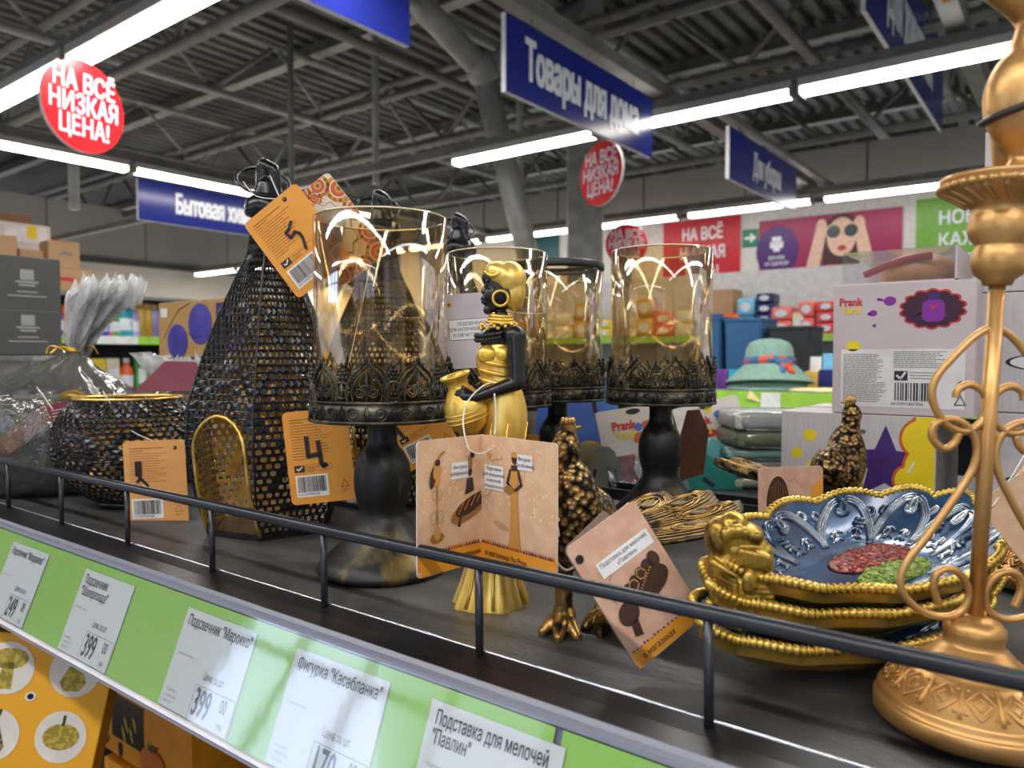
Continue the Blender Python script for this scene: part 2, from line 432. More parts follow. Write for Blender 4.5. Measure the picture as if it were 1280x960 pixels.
for y, (x0, x1) in ROWS.items():
    B = MB(); B.box(x0, x1, y-.035, y+.035, LZ+.09, LZ+.16, m_steel)
    tag(B.build('lamp_carrier'), {1.96: 'steel carrier rail over the lamp row nearest the red disc at the top left', 4.95: 'steel carrier rail of the lamp row behind the long middle blue sign', 8.47: 'steel carrier rail of the lamp row in front of the wall posters'}[y], 'rail', kind='structure')
for (x, y0, y1, lab) in ((-2.4, -1, 8.6, 'steel rail carrying the middle row of blue hanging signs'), (-.6, -1, 6.5, 'steel rail carrying the blue sign at the upper right'), (-6.85, -2, 9, 'steel carrier rail of the lamp row over the far left sign')):
    dz = -.07 if x < -6 else 0
    B = MB(); B.box(x-.05, x+.05, y0, y1, LZ+.16+dz, LZ+.24+dz, m_steel)
    tag(B.build('lamp_carrier'), lab, 'rail', kind='structure')
def make_lamp(L):
    r = thing('tube_lamp', '', 'lamp')
    a, b = -L/2+.02, L/2-.02
    B = MB(); B.box(a, b, -.07, .07, .035, .09, m_house); B.build('housing', r, bevel=.006)
    B = MB(); pts = [(-.06,.035),(-.055,.008),(-.03,-.006),(.03,-.006),(.055,.008),(.06,.035)]
    B.loft([[(xx, p[0], p[1]) for p in pts] for xx in (a+.015, b-.015)], m_lamp, smooth=False); B.build('diffuser', r)
    for xx in (a, b-.015):
        B = MB(); B.box(xx, xx+.015, -.068, .068, -.01, .05, m_house); B.build('end_cap', r)
    return r
lamp = make_lamp(1.45); first = True
def put_lamp(x, y, rz, lab, grp):
    global first
    o = lamp if first else copy_tree(lamp); first = False
    o.location = (x, y, LZ); o.rotation_euler = (0, 0, rz); o['label'] = lab; o['group'] = grp
for i in (0, 1, 3, 4): put_lamp(-4.62-.73+i*1.47, 1.96, 0, 'big glowing tube lamp in the near row above the left red disc', 'near lamp row')
for i in range(4): put_lamp(-3.66+i*1.45, 4.95, 0, 'glowing tube lamp in the row passing the middle blue sign', 'middle lamp row')
for i in range(10): put_lamp(-13.85+i*1.54, 8.47, 0, 'glowing tube lamp in the far row above the posters', 'far lamp row')
for i in range(5): put_lamp(-6.85, -.30+i*1.46, PI/2, 'glowing tube lamp in the row leading to the far left blue sign', 'left lamp row')
# ------------------------------------------------------------------ hanging signs
m_blue = mat('sign_blue', (34,44,128), .22, col2=(36,47,134), nscale=2, spec=.5)
m_sedge = mat('sign_white_edge', (225,225,228), .4)
m_stxt = mat('sign_white_print', (226,228,236), .3)
m_red = mat('disc_red', (224,38,46), .25, col2=(228,42,50), nscale=3)
def sign(x, y0, y1, zb, h, txt, lab, ts=.2, tx=.5, sx=.62, hang=None):
    t = thing('hanging_sign', lab, 'sign', (x, (y0+y1)/2, zb))
    L = y1-y0
    B = MB(); B.slab([(-L/2, 0), (L/2, 0), (L/2, h), (-L/2, h)], .03, m_blue, m_sedge, z=.015)
    if txt: B.text(txt, (tx-.5)*L, h*.5, ts, m_stxt, z=.017, sx=sx*.92, align='CENTER', bold=.03)
    B.build('board', t, M=frame(Vector((0,0,0)), Vector((0,1,0)), Vector((0,0,1)), Vector((1,0,0))))
    for yy in (-L*.35, L*.35):
        MB().tube([(0, yy, h), (0, yy, (hang or LZ+.17)-zb)], .004, m_steel, 6).build('cable', t)
    return t
SB = CZ+1.357
sign(-2.4, 3.09, 4.73, SB, .4, 'Товары для дома', 'long blue hanging sign reading Товары для дома', .29, .49, .56)
sign(-2.4, .72, 2.40, SB, .4, '', 'blank blue sign cut by the top edge of the photo')
sign(-1.14, 5.11, 8.30, CZ+2.15, .76, 'Для животных', 'blue hanging sign at the upper right, crossed by the middle lamp row', .55, .5, .54, DZ-.16)
sign(-2.2, 5.62, 7.3, SB, .4, 'Для уборки', 'blue hanging sign reading Для уборки near the posters', .26, .52, .52)
sign(-7.36, 3.67, 5.35, SB-.03, .4, 'Бытовая химия', 'blue hanging sign reading Бытовая химия over the far left aisle', .27, .52, .54)
def disc(c, R, yaw, tilt, lab):
    t = thing('price_disc', lab, 'sign', c)
    B = MB(); pts = [(R*math.cos(2*PI*i/48), R*math.sin(2*PI*i/48)) for i in range(48)]
    B.slab(pts, .02, m_red, m_sedge, z=.01)
    for k, s in enumerate(('НА ВСЁ', 'НИЗКАЯ', 'ЦЕНА!')): B.text(s, 0, (.48-.48*k)*R, R*.58, m_stxt, z=.013, sx=.72, align='CENTER', bold=.016)
    B.build('board', t, M=facing(Vector((0,0,0)), yaw, tilt))
    MB().tube([(0, 0, R), (0, .11, max(R+.05, LZ+.1-c[2]))], .003, m_steel, 6).build('cable', t)
p = on_y(104, 134, 1.85); disc((p.x, p.y, p.z), .238, YAW+1.15, -.03, 'large red price disc under the near lamps at the left')
p = on_y(752, 217, 4.84); disc((p.x, p.y, p.z), .234, YAW-.98, .03, 'red price disc turned edgewise under the long middle sign')
p = on_y(783, 306, 8.36); disc((p.x, p.y, p.z), .26, YAW-.1, 0, 'far red price disc peeking above the rearmost glass')
# ------------------------------------------------------------------ posters on the back wall
def wall_pt(px, py): return on_y(px, py, 9.3)
def poster(px0, px1, pyt, pyb, m, lab, name='poster', art=None, cat='poster'):
    a = wall_pt(px0, 445); b = wall_pt(px1, 445); c = (px0+px1)/2
    zt = wall_pt(c, pyt).z; zb = wall_pt(c, pyb).z
    W, H = b.x-a.x, zt-zb
    B = MB(); B.slab([(0,0),(W,0),(W,H),(0,H)], .02, m, m_sedge, z=0)
    if art: art(B, W, H)
    o = B.build(name); place(o, facing(Vector((a.x, 9.277, zb)), 0)); return tag(o, lab, cat)
m_pred = mat('poster_red', (196,36,52), .4); m_pmag = mat('poster_magenta', (160,28,84), .4, col2=(176,36,96), nscale=.7)
m_pgre = mat('poster_green', (112,168,58), .4); m_exit = mat('exit_green', (20,120,84), .4); m_teal = mat('poster_teal', (16,84,92), .4)
m_purp = mat('poster_violet', (76,32,110), .4); m_skin = mat('poster_skin', (226,188,166), .5); m_hair = mat('poster_hair', (70,38,40), .5)
m_lens = mat('poster_glasses', (40,54,64), .3); m_scarf = mat('poster_scarf', (60,50,96), .5); m_cloth = mat('poster_cloth', (206,40,60), .5); m_lip = mat('poster_lips', (186,60,72), .4)
def art_red(B, W, H):
    for k, s in enumerate(('НА ВСЁ', 'НИЗКАЯ', 'ЦЕНА!')): B.text(s, W*.52, H*(.78-.27*k), H*.24, m_stxt, z=.004, sx=.7, align='CENTER', bold=.02)
poster(829, 925, 274, 362, m_pred, 'red wall poster with white lettering left of the exit sign', art=art_red)
def art_exit(B, W, H):
    B.rect(W*.15, H*.42, W*.55, H*.58, m_stxt, .004); B.poly([(W*.5,H*.2),(W*.88,H*.5),(W*.5,H*.8)], m_stxt, .004)
poster(927, 947, 287, 309, m_exit, 'small green exit sign with a white arrow between two posters', 'exit_sign', art_exit, 'sign')
def art_mag(B, W, H):
    B.disc(W*.14, H*.56, W*.16, H*.36, m_purp, .003, 32)
    B.rect(W*.10, H*.68, W*.17, H*.76, m_stxt, .006); B.rect(W*.085, H*.6, W*.185, H*.69, m_stxt, .006); B.rect(W*.11, H*.55, W*.16, H*.6, m_stxt, .006)
    B.text('ВЕРНЁМ', W*.135, H*.46, H*.07, m_stxt, .006, .8, 'CENTER', .01); B.text('ЗА ОДЕЖДУ', W*.135, H*.38, H*.07, m_stxt, .006, .8, 'CENTER', .01)
    B.disc(W*.6, H*.66, W*.15, H*.33, m_hair, .003); B.poly([(W*.47,H*.6),(W*.73,H*.6),(W*.72,H*.25),(W*.48,H*.25)], m_hair, .0035)
    B.poly([(W*.50,H*.0),(W*.72,H*.0),(W*.74,H*.3),(W*.47,H*.3)], m_scarf, .004); B.poly([(W*.5,0),(W*.56,0),(W*.6,H*.3),(W*.5,H*.32)], m_cloth, .0045)
    B.poly([(W*.3,0),(W*.5,0),(W*.5,H*.12),(W*.42,H*.22),(W*.31,H*.16)], m_skin, .0048)
    B.disc(W*.6, H*.68, W*.10, H*.26, m_skin, .005)
    for xa, xb in ((.36, .46), (.78, .72)):
        B.poly([(W*(xa-.03),H*.1),(W*(xa+.07),H*.1),(W*(xb+.04),H*.8),(W*(xb-.04),H*.8)], m_skin, .0052); B.disc(W*xb, H*.82, W*.04, H*.12, m_skin, .0053)
    for xx in (.545, .665): B.disc(W*xx, H*.76, W*.056, H*.105, m_skin, .0055); B.disc(W*xx, H*.755, W*.047, H*.085, m_lens, .006)
    B.disc(W*.605, H*.53, W*.03, H*.04, m_lip, .006)
poster(948, 1126, 268, 360, m_pmag, 'magenta wall poster of a person in round sunglasses', art=art_mag)
def art_gre(B, W, H):
    for k, s in enumerate(('НОВИНКИ', 'КАЖДЫЙ', 'ЧЕТВЕРГ')): B.text(s, W*.16, H*(.76-.24*k), H*.2, m_stxt, z=.004, sx=.85, bold=.02)
poster(1142, 1330, 240, 358, m_pgre, 'green wall poster with white lettering behind the gold stand', art=art_gre)
poster(664, 700, 288, 325, m_teal, 'dark teal wall panel behind the middle candle holders')
# ================================================================== gondola, guard, price rail
m_board = mat('charcoal_shelf_laminate', (56,56,57), .5, col2=(84,83,82), nscale=38, lo=.42, hi=.78, bump=.35, bscale=260, stretch=(.5,1,1), detail=8)
m_black = mat('black_powder_coat', (20,20,22), .38, col2=(26,26,28), nscale=30)
m_guard = mat('guard_grey_wire', (52,54,60), .3, .55, col2=(60,62,68), nscale=30)
m_prof = mat('rail_lilac_grey', (120,122,138), .35, col2=(132,134,150), nscale=4, stretch=(.2,40,40))
m_green = mat('label_strip_green', (156,204,98), .4, col2=(162,209,106), nscale=3)
m_paper = mat('price_paper', (226,226,230), .55, col2=(220,220,225), nscale=6)
m_ink = mat('price_ink', (62,62,72), .6); m_inkl = mat('price_ink_pale', (150,150,158), .6)
m_cover = film('rail_clear_cover', (250,252,252), gloss=.02, rough=.06, bump=.08, bscale=9, bdist=.004, keep=.28)
g = thing('shelf_gondola', 'charcoal shop shelf carrying the candle holders and figurines', 'shelf', (0,0,SH))
B = MB(); B.box(-2.9, .75, .3305, .80, -.03, 0, m_board); B.build('shelf_board', g, bevel=.002)
B = MB(); B.box(-2.9, .75, .865, 1.27, -.03, 0, m_board); B.build('shelf_board', g, bevel=.002)
B = MB(); B.box(-2.9, .75, .802, .862, -.05, -.012, m_black)
for i in range(46): B.box(-2.85+i*.078, -2.83+i*.078, .802, .862, -.012, -.004, m_guard)
B.build('back_channel', g)
B = MB(); B.box(-2.9, .75, .806, .812, .0, .012, m_guard); B.box(-2.9, .75, .852, .858, .0, .012, m_guard); B.build('channel_edge', g)
B = MB(); B.loft([[(x, .318, -.03), (x, .318, .0035), (x, .3275, .0062), (x, .3300, .0062), (x, .3305, .0), (x, .331, -.03)] for x in (-2.9, .75)], m_black, smooth=False)
B.loft([[(x, .3178, -.012), (x, .3182, .0034), (x, .3025, .0012), (x, .3025, -.012)] for x in (-2.9, .75)], m_black, smooth=False); B.build('shelf_lip', g)
B = MB(); B.tube([(-2.9, .3285, .0063), (.75, .3285, .0063)], .0008, mat('lip_highlight_tone', (200,204,210), .2, .8), 8); B.build('lip_highlight', g)  # thin pale strip paints the highlight along the lip's top edge
B = MB(); B.box(-2.9, .75, .30, .80, -.53, -.50, m_board); B.build('lower_shelf', g, bevel=.002)
B = MB(); B.box(-2.9, .75, .815, .85, -SH+.0, -.05, mat('gondola_back_panel', (54,52,50), .5)); B.build('back_panel', g)
B = MB(); B.box(-2.9, .75, .28, 1.27, -SH, -SH+.14, m_black); B.build('plinth', g)
# wire guard
gd = thing('wire_guard', 'dark wire guard rail running along the shelf front', 'rail', (0,0,SH))
MB().tube([(-2.7, .325, .0575), (.6, .325, .0575)], .0039, m_guard, 12).build('rail', gd)
for k in range(-3, 17):
    x = -.134-.1365*k
    MB().tube([(x+.0012, .3245, .0), (x, .325, .0555)], .0024, m_guard, 8).build('post', gd)
# price rail
SA = Vector((0, .264, -.070)); SB_ = Vector((0, .292, .0012)); SUP = (SB_-SA).normalized(); SLEN = (SB_-SA).length
SN = Vector((1,0,0)).cross(SUP)
pr_ = thing('price_rail', 'lilac grey price rail with green strips under the shelf lip', 'price rail', (0,0,SH))
B = MB()
prof = [(.3025,.0034),(.2985,.0052),(.2965,.0030),(.2945,.0040),(.2915,.0030),(.2905,.0005),(.2925,-.001),(.2665,-.0695),(.262,-.0705),(.2605,-.0745),(.266,-.0765),(.272,-.071),(.3025,-.011)]
B.loft([[(x, p[0], p[1]) for p in prof] for x in (-2.9, .75)], m_prof, smooth=False); B.build('rail_profile', pr_)
def strip_frame(x, off): return frame(Vector((x,0,0))+SA+SN*off, Vector((1,0,0)), SUP, SN)
def strip_x(px, py):
    d = ray(px, py); pw = SA+Vector((0,0,SH)); q = SN.dot(pw-C0)/SN.dot(d); P = C0+d*q
    return P.x, (P-pw).dot(SUP)
xs = strip_x(697, 930)[0]
for (a, b) in ((-2.9, xs-.0022), (xs+.0022, .75)):
    B = MB(); B.slab([(0,0),(b-a,0),(b-a,SLEN-.002),(0,SLEN-.002)], .0004, m_green); B.build('label_strip', pr_, M=strip_frame(a, .0008))
B = MB(); B.slab([(0,0),(3.65,0),(3.65,SLEN),(0,SLEN)], .0006, m_cover); B.build('clear_cover', pr_, M=strip_frame(-2.9, .0036))
m_clip = mat('cover_edge_plastic', (226,222,226), .2)
B = MB(); B.box(0, 3.65, -.0025, .001, .0012, .0036, m_clip); B.build('cover_edge', pr_, M=strip_frame(-2.9, 0))
def price_tag(px, py, wd, l1, l2, price, lab, ts=.0104, tsx=.66):
    x, v = strip_x(px, py); H = SLEN-.0105
    B = MB(); B.slab([(0,0),(wd,0),(wd,H),(0,H)], .0003, m_paper)
    z = .00025
    B.text(l1, wd*.06, H*.88, ts, m_ink, z, tsx, bold=.008)
    if l2: B.text(l2, wd*.06, H*.74, ts, m_ink, z, tsx, bold=.008)
    B.text('Подробнее о товаре', wd*.06, H*.545, .0024, m_inkl, z, .8)
    for k, s in enumerate(('Код: 6910397', 'Страна: Китай', 'Дата: 12.09')): B.text(s, wd*.06, H*(.17-.055*k), .0025, m_inkl, z, .8)
    B.text('Цена за шт.', wd*.50, H*.43, .0070, m_ink, z, .64)
    x0, y1 = wd*.44, H*.335
    B.rect(x0, 0, x0+.0003, y1, m_ink, z); B.rect(x0, y1-.0003, wd-.0006, y1, m_ink, z); B.rect(wd-.0008, 0, wd-.0005, y1, m_ink, z)
    B.text(price, wd*.465, H*.17, .0245, m_ink, z, .54, bold=.012)
    B.text('00', wd*.82, H*.235, .0122, m_ink, z, .60); B.text('РУБ.', wd*.845, H*.06, .0048, m_ink, z, .62)
    o = B.build('price_tag'); place(o, Matrix.Translation((0,0,SH)) @ strip_frame(x, .0019)); tag(o, lab, 'price tag')
    o.matrix_world = Matrix.Translation((0,0,SH)) @ strip_frame(x, .0019) @ Matrix.Translation((0, .0016, 0))
price_tag(17, 684, .082, 'Подсвечник "Марракеш"', '', '249', 'white price tag of 249 at the far left of the green strip', .0096, .62)
price_tag(108, 718, .084, 'Подсвечник', '"Шахерезада"', '399', 'white price tag of 399 for Шахерезада')
price_tag(238, 762, .084, 'Подсвечник "Марокко"', '', '399', 'white price tag of 399 reading Марокко')
price_tag(375, 808, .083, 'Фигурка "Касабланка"', '', '170', 'white price tag reading Касабланка below the gold figurine')
price_tag(545, 868, .084, 'Подставка для мелочей', '"Павлин"', '199', 'white price tag reading Павлин beside the strip joint', .0102, .60)
# ------------------------------------------------------------------ cartons on the lower shelf
m_yel = mat('pumpkin_carton_yellow', (236,164,26), .5, col2=(240,172,34), nscale=4)
m_yel2 = mat('carton_dark_yellow', (226,150,30), .5); m_cell = mat('blob_white', (222,214,206), .5); m_gour = mat('gourd_olive', (150,132,46), .5, col2=(190,168,70), nscale=160, lo=.45, hi=.55)
m_gdk = mat('gourd_brown', (86,66,46), .5, col2=(150,130,96), nscale=160, lo=.5, hi=.55); m_oran = mat('print_orange', (206,104,40), .5, col2=(222,124,52), nscale=30); m_leaf = mat('print_leaf', (66,72,34), .5)
m_win = mat('carton_window_dark', (38,26,20), .25)
def gourd(B, x, y, s, m, z, k):
    B.disc(x, y, .025*s, .028*s, m_cell, z-.0003, 20, .4)
    if k == 0:
        B.poly([(x-.004*s,y+.012*s),(x+.004*s,y+.012*s),(x+.013*s,y-.012*s),(x+.008*s,y-.021*s),(x-.008*s,y-.021*s),(x-.013*s,y-.012*s)], m, z); B.line([(x,y+.011*s),(x+.003*s,y+.026*s)], .003*s, m_leaf, z)
    elif k == 1:
        B.disc(x, y+.010*s, .018*s, .011*s, m, z, 16); B.poly([(x-.005*s,y+.006*s),(x+.005*s,y+.006*s),(x+.007*s,y-.022*s),(x-.007*s,y-.022*s)], m, z)
    else: B.disc(x, y, .018*s, .014*s, m, z, 16); B.line([(x,y+.012*s),(x,y+.022*s)], .003*s, m_leaf, z)
W, H, D = .30, .26, .10
B = MB(); B.box(0, W, 0, H, -D, 0, m_yel)
for i in range(4):
    for j in range(4):
        k = (i+2*j) % 3; gourd(B, W-.036-.062*i, H-.035-.066*j, .95, [m_gdk, m_gour, m_gdk][(i+j) % 3] if k else [m_gour, m_gdk][i % 2], .0009, k)
B.disc(W-.072, H-.062, .005, .005, m_cell, .0006, 12); B.disc(W-.072, H-.062, .003, .003, m_win, .0009, 12)
o = B.build('gourd_carton', bevel=.0015)
p = at_t(150, 800, .80)
place(o, facing(p, YAW+.35, .12, -.20) @ Matrix.Translation((-W, -H, 0)))
tag(o, 'bright yellow carton printed with gourds and mushrooms on white blobs', 'box')
def pump_carton(px, py, y, W, H, D, lab, art=0):
    p = on_y(px, py, y); B = MB(); B.box(0, W, 0, H, -D, 0, m_yel2)
    if art == 0:
        B.rect(W*.12, H*.28, W*.50, H*.92, m_win, .0008)
        for (a, b) in ((.3,.55),(.36,.45),(.27,.4),(.40,.62)): B.disc(W*a, H*b, .004, .012, m_gour, .0014, 10, .4)
        B.disc(W*.55, H*.22, W*.085, H*.20, m_oran, .002, 20); B.disc(W*.65, H*.22, W*.085, H*.20, m_oran, .0022, 20); B.disc(W*.60, H*.22, W*.06, H*.21, m_oran, .0024, 20)
        B.poly([(W*.57,H*.40),(W*.63,H*.40),(W*.66,H*.5),(W*.6,H*.47),(W*.56,H*.52)], m_leaf, .003); B.disc(W*.74, H*.13, .008, .012, m_leaf, .003, 10)
        B.line([(W*.05,H*.3),(W*.08,H*.2),(W*.05,H*.1),(W*.05,H*.3)], .002, m_win, .001); B.disc(W*.22, H*.13, .006, .011, m_win, .001, 12)
        for k in range(6): B.line([(W*(.80+.02*k),H*.1),(W*(.86+.01*k),H*.3)], .0012, m_win, .001)
    else:
        B.disc(W*.35, H*.6, W*.2, H*.12, m_cell, .001, 20); B.disc(W*.37, H*.6, W*.12, H*.06, m_gdk, .0015, 16)
        for k in range(4): B.line([(W*.55,H*(.3+.05*k)),(W*(.8),H*(.33+.05*k))], .002, m_win, .001)
    o = B.build('pumpkin_carton', bevel=.0015); place(o, facing(Vector((p.x, y, p.z)), 0)); return tag(o, lab, 'box')
zl = SH-.50
p = on_y(128, 850, .50); pump_carton(128, 850, .50, .24, p.z-zl-.104, .2, 'yellow carton with a dark window and an orange pumpkin', 0).location.z = zl+.103
pump_carton(128, 850, .49, .26, .10, .22, 'yellow carton with a white printed oval, under the windowed carton', 1).location.z = zl+.0005
p = on_y(250, 930, .46); o = pump_carton(250, 930, .46, .20, .13, .2, 'yellow carton standing right of the windowed carton', 1); o.location = (p.x+.06, .46, zl+.0005)
# ================================================================== candle holders
m_ped = mat('pedestal_black_gold_brush', (24,24,25), .42, .25, col2=(120,100,44), nscale=34, lo=.55, hi=.70, bump=.15, bscale=220, stretch=(1,1,.5), detail=8)
m_lace = mat('antique_dark_lace', (48,46,42), .36, .6, col2=(126,118,98), nscale=70, lo=.45, hi=.85, bump=.2, bscale=300)
m_glass = film('amber_glass', (249,239,218), gloss=.02, rough=.06, bump=.05, bscale=90, stretch=(1,1,.008), fres=1.5, bdist=.002, keep=.5, streak=.16)
m_grim = mat('glass_rim_gold', (226,206,160), .12, .3, spec=.9, col2=(236,218,176))
def make_holder():
    t = thing('candle_holder', '', 'candle holder')
    B = MB(); B.lathe([(.0,.0),(.0515,0),(.0530,.003),(.0525,.006),(.0455,.0128),(.0360,.0225),(.0265,.034),(.0197,.0445),(.0187,.0495),(.0205,.056),(.0228,.066),(.0234,.076),(.0224,.087),(.0180,.0965),(.0132,.1025),(.0120,.108),(.0117,.118),(.0130,.1235)], m_ped, 56)
    B.build('pedestal', t)
    R = .0567; B = MB(); B.lathe([(.0,.1235),(.054,.1235),(.0562,.1245),(.0562,.126),(.0,.126)], m_lace, 56); B.build('dish', t)
    B = MB(); N = 9; W = 2*PI*R/N
    def cy(s, z, off=0.0):
        a = s/R; return ((R+off)*math.cos(a), (R+off)*math.sin(a), z)
    def cv(P, r=.0011, off=0.0, n=5): B.tube([cy(a, b, off) for a, b in P], r, m_lace, n)
    B.lathe([(R-.0006,.1245),(R+.0006,.1245),(R+.0006,.1400),(R-.0006,.1400),(R-.0006,.1245)], m_lace, 72)
    B.ring((0,0,.1255), R+.0006, .0017, m_lace, n=72, k=6); B.ring((0,0,.1405), R+.0003, .0013, m_lace, n=72, k=6)
    for k in range(N):
        o = k*W
        arch = [(.13,.1405),(.09,.148),(.14,.156),(.25,.1625),(.38,.1665),(.5,.1715)]
        P = [(o+a*W, z) for a, z in arch]+[(o+(1-a)*W, z) for a, z in reversed(arch[:-1])]
        cv([tuple(q)[:2] for q in spline([(a, z, 0) for a, z in P], 3)], .0014)
        arch2 = [(.24,.1405),(.21,.149),(.28,.1565),(.40,.1615),(.5,.1645)]
        P = [(o+a*W, z) for a, z in arch2]+[(o+(1-a)*W, z) for a, z in reversed(arch2[:-1])]
        cv([tuple(q)[:2] for q in spline([(a, z, 0) for a, z in P], 3)], .0009)
        for s in (-1, 1):
            cv(spiral(o+(.5+s*.135)*W, .1485, .0046, .0012, PI/2, PI/2+s*3.6*PI, 20), .0009)
            cv(spiral(o+(.5+s*.26)*W, .1325, .0054, .0012, -PI/2, -PI/2+s*3.4*PI, 18), .0009, .0008)
        cv([(o+.5*W,.1405),(o+.5*W,.1645)], .0011); cv([(o+.40*W,.1535),(o+.60*W,.1535)], .0011)
        cv([(o+.5*W,.1275),(o+.56*W,.1325),(o+.5*W,.1385),(o+.44*W,.1325),(o+.5*W,.1275)], .0009, .0008)
        cv([(o,.1275),(o+.06*W,.1325),(o,.1385),(o-.06*W,.1325),(o,.1275)], .0009, .0008)
        cv(spiral(o, .1500, .0062, .0062, 0, 2*PI, 18), .0011)
        cv([(o,.1438),(o,.1562)], .0010); cv([(o-.10*W,.1500),(o+.10*W,.1500)], .0009)
        for q in range(6):
            a = q*PI/3; B.ell(cy(o+.0031*math.cos(a), .1625+.0031*math.sin(a), .0006), .0019, .0019, .0019, m_lace, n=8, k=5)
        B.ell(cy(o, .1625, .0012), .0018, .0018, .0018, m_lace, n=8, k=5)
        B.ell(cy(o, .1685), .0016, .0016, .0026, m_lace, n=8, k=5)
        B.ell(cy(o+.5*W, .1730), .0020, .0020, .0030, m_lace, n=8, k=5)
        for s in (-.11, .11): B.ell(cy(o+(.5+s)*W, .1693), .0013, .0013, .0019, m_lace, n=8, k=5)
    B.build('lace_gallery', t)
    rg = .0537
    B = MB(); B.lathe([(rg-.0019,.128),(rg-.0019,.286),(rg-.0012,.2872),(rg,.286),(rg,.127),(.002,.127)], m_glass, 64); gs = B.build('glass_shade', t)
    B = MB(); B.ring((0,0,.2866), rg-.001, .0009, m_grim, n=64, k=8); B.build('glass_rim', gs)
    return t
hold = make_holder()
def put_holder(px, t_, s, rz, lab, first=False):
    o = hold if first else copy_tree(hold)
    o.location = foot(px, t_); o.scale = (s, s, s); o.rotation_euler = (0, 0, rz); o['label'] = lab; return o
put_holder(477, .612, .995, .1, 'large black candle holder with amber glass, nearest in front of the dark lanterns', True)
put_holder(622, .80, .985, .25, 'amber glass candle holder standing right behind the gold figurine')
h3 = put_holder(697, .905, .985, .4, 'candle holder whose glass carries a thick black rim')
put_holder(826, .81, 1.0, .2, 'amber glass candle holder behind the peacock, rightmost of the glasses')
for c in list(h3.children_recursive):
    if c.name.startswith('glass_rim'):
        gs = c.parent
        B = MB(); B.lathe([(.0515,.281),(.0562,.281),(.0566,.283),(.0566,.2885),(.0555,.290),(.0515,.290),(.0515,.281)], m_black, 64)
        n = B.build('glass_rim', gs); n['label'] = 'thick black rim band'; bpy.data.objects.remove(c); break
# ================================================================== openwork lanterns
m_lbk = mat('lantern_black_enamel', (28,28,31), .24, .45, col2=(52,52,57), nscale=120, lo=.45, hi=.8, spec=.6)
m_lgd = mat('lantern_gold_inside', (212,170,78), .3, .8, col2=(238,200,110), nscale=60)
def pierced(B, surf, nu, rows, skip, solid, hole=.62, th=.0012, closed=True, lift=.0007):
    """sheet metal with a real hole in every cell; surf(u, v, d) gives the point pushed out by d"""
    for j in range(rows):
        v0, v1 = j/rows, (j+1)/rows; off = .5 if j % 2 else 0.0
        for i in range(nu):
            uc, vc = (i+.5+off)/nu, (v0+v1)/2
            if skip(uc, vc): continue
            du, dv = .5/nu, .5/rows
            out = [(uc-du,v0),(uc,v0),(uc+du,v0),(uc+du,vc),(uc+du,v1),(uc,v1),(uc-du,v1),(uc-du,vc)]
            kind = solid(uc, vc)
            if kind:
                c = surf(uc, vc, lift*2.2); O = [surf(a, b, 0) for a, b in out]
                B.add(O+[c], [(q, (q+1) % 8, 8) for q in range(8)], m_lbk); I = [surf(a, b, -th) for a, b in out]
                B.add(I, [tuple(reversed(range(8)))], m_lgd); continue
            h = hole*(1+.12*math.sin(uc*97+vc*53)); inn = []
            for (a, b) in out:
                k = h*(.80 if abs(a-uc) > 1e-9 and abs(b-vc) > 1e-9 else 1.0); inn.append((uc+(a-uc)*k, vc+(b-vc)*k))
            mid = [(uc+(a-uc)*min(1, h*1.25)*(.86 if abs(a-uc) > 1e-9 and abs(b-vc) > 1e-9 else 1), vc+(b-vc)*min(1, h*1.25)*(.86 if abs(a-uc) > 1e-9 and abs(b-vc) > 1e-9 else 1)) for a, b in out]
            O = [surf(a, b, 0) for a, b in out]; Mi = [surf(a, b, lift) for a, b in mid]; I = [surf(a, b, lift*.6) for a, b in inn]
            bO = [surf(a, b, -th) for a, b in out]; bI = [surf(a, b, -th) for a, b in inn]
            f1 = [(q, (q+1) % 8, 8+(q+1) % 8, 8+q) for q in range(8)]; f2 = [(8+q, 8+(q+1) % 8, 16+(q+1) % 8, 16+q) for q in range(8)]
            B.add(O+Mi+I, f1+f2, m_lbk)
            B.add(I+bI, [(q, (q+1) % 8, 8+(q+1) % 8, 8+q) for q in range(8)], m_lbk)
            B.add(bO+bI, [(q, 8+q, 8+(q+1) % 8, (q+1) % 8) for q in range(8)], m_lgd)
LP = [(0,.062),(.018,.068),(.05,.077),(.09,.083),(.13,.0795),(.171,.067),(.211,.052),(.2515,.034),(.276,.0215),(.300,.0175),(.318,.0165)]
def lpr(z):
    for (a, ra), (b, rb) in zip(LP, LP[1:]):
        if z <= b: k = (z-a)/(b-a); return ra+(rb-ra)*k
    return LP[-1][1]
LH = .318
def lsurf(u, v, d):
    a = 2*PI*u; z = LH*v; s = (a % (PI/3))-PI/6
    hexr = math.cos(PI/6)/math.cos(s); r = (lpr(z)+d)*(hexr*.88+.12*.95)
    return (r*math.cos(a), r*math.sin(a), z)
def facet_xy(u, v):
    a = 2*PI*u; f = int((a % (2*PI))//(PI/3)); s = (a % (PI/3))-PI/6; z = LH*v; return f, s*lpr(z), z
def arch_open(f, s, z): return f == 4 and z < .118 and abs(s) < (.034 if z < .085 else .034*math.sqrt(max(0, 1-((z-.085)/.034)**2)))
def l_solid(u, v):
    f, s, z = facet_xy(u, v)
    if f in (4, 5, 0, 1, 2, 3):
        for (cz, r) in ((.052, .024), (.128, .022), (.128, .038), (.205, .018)):
            if abs(math.hypot(s*1.0, z-cz)-r) < .0028: return True
    return abs(z-.276) < .004 or z < .006 or abs(s) > lpr(z)*PI/6*.93 and False
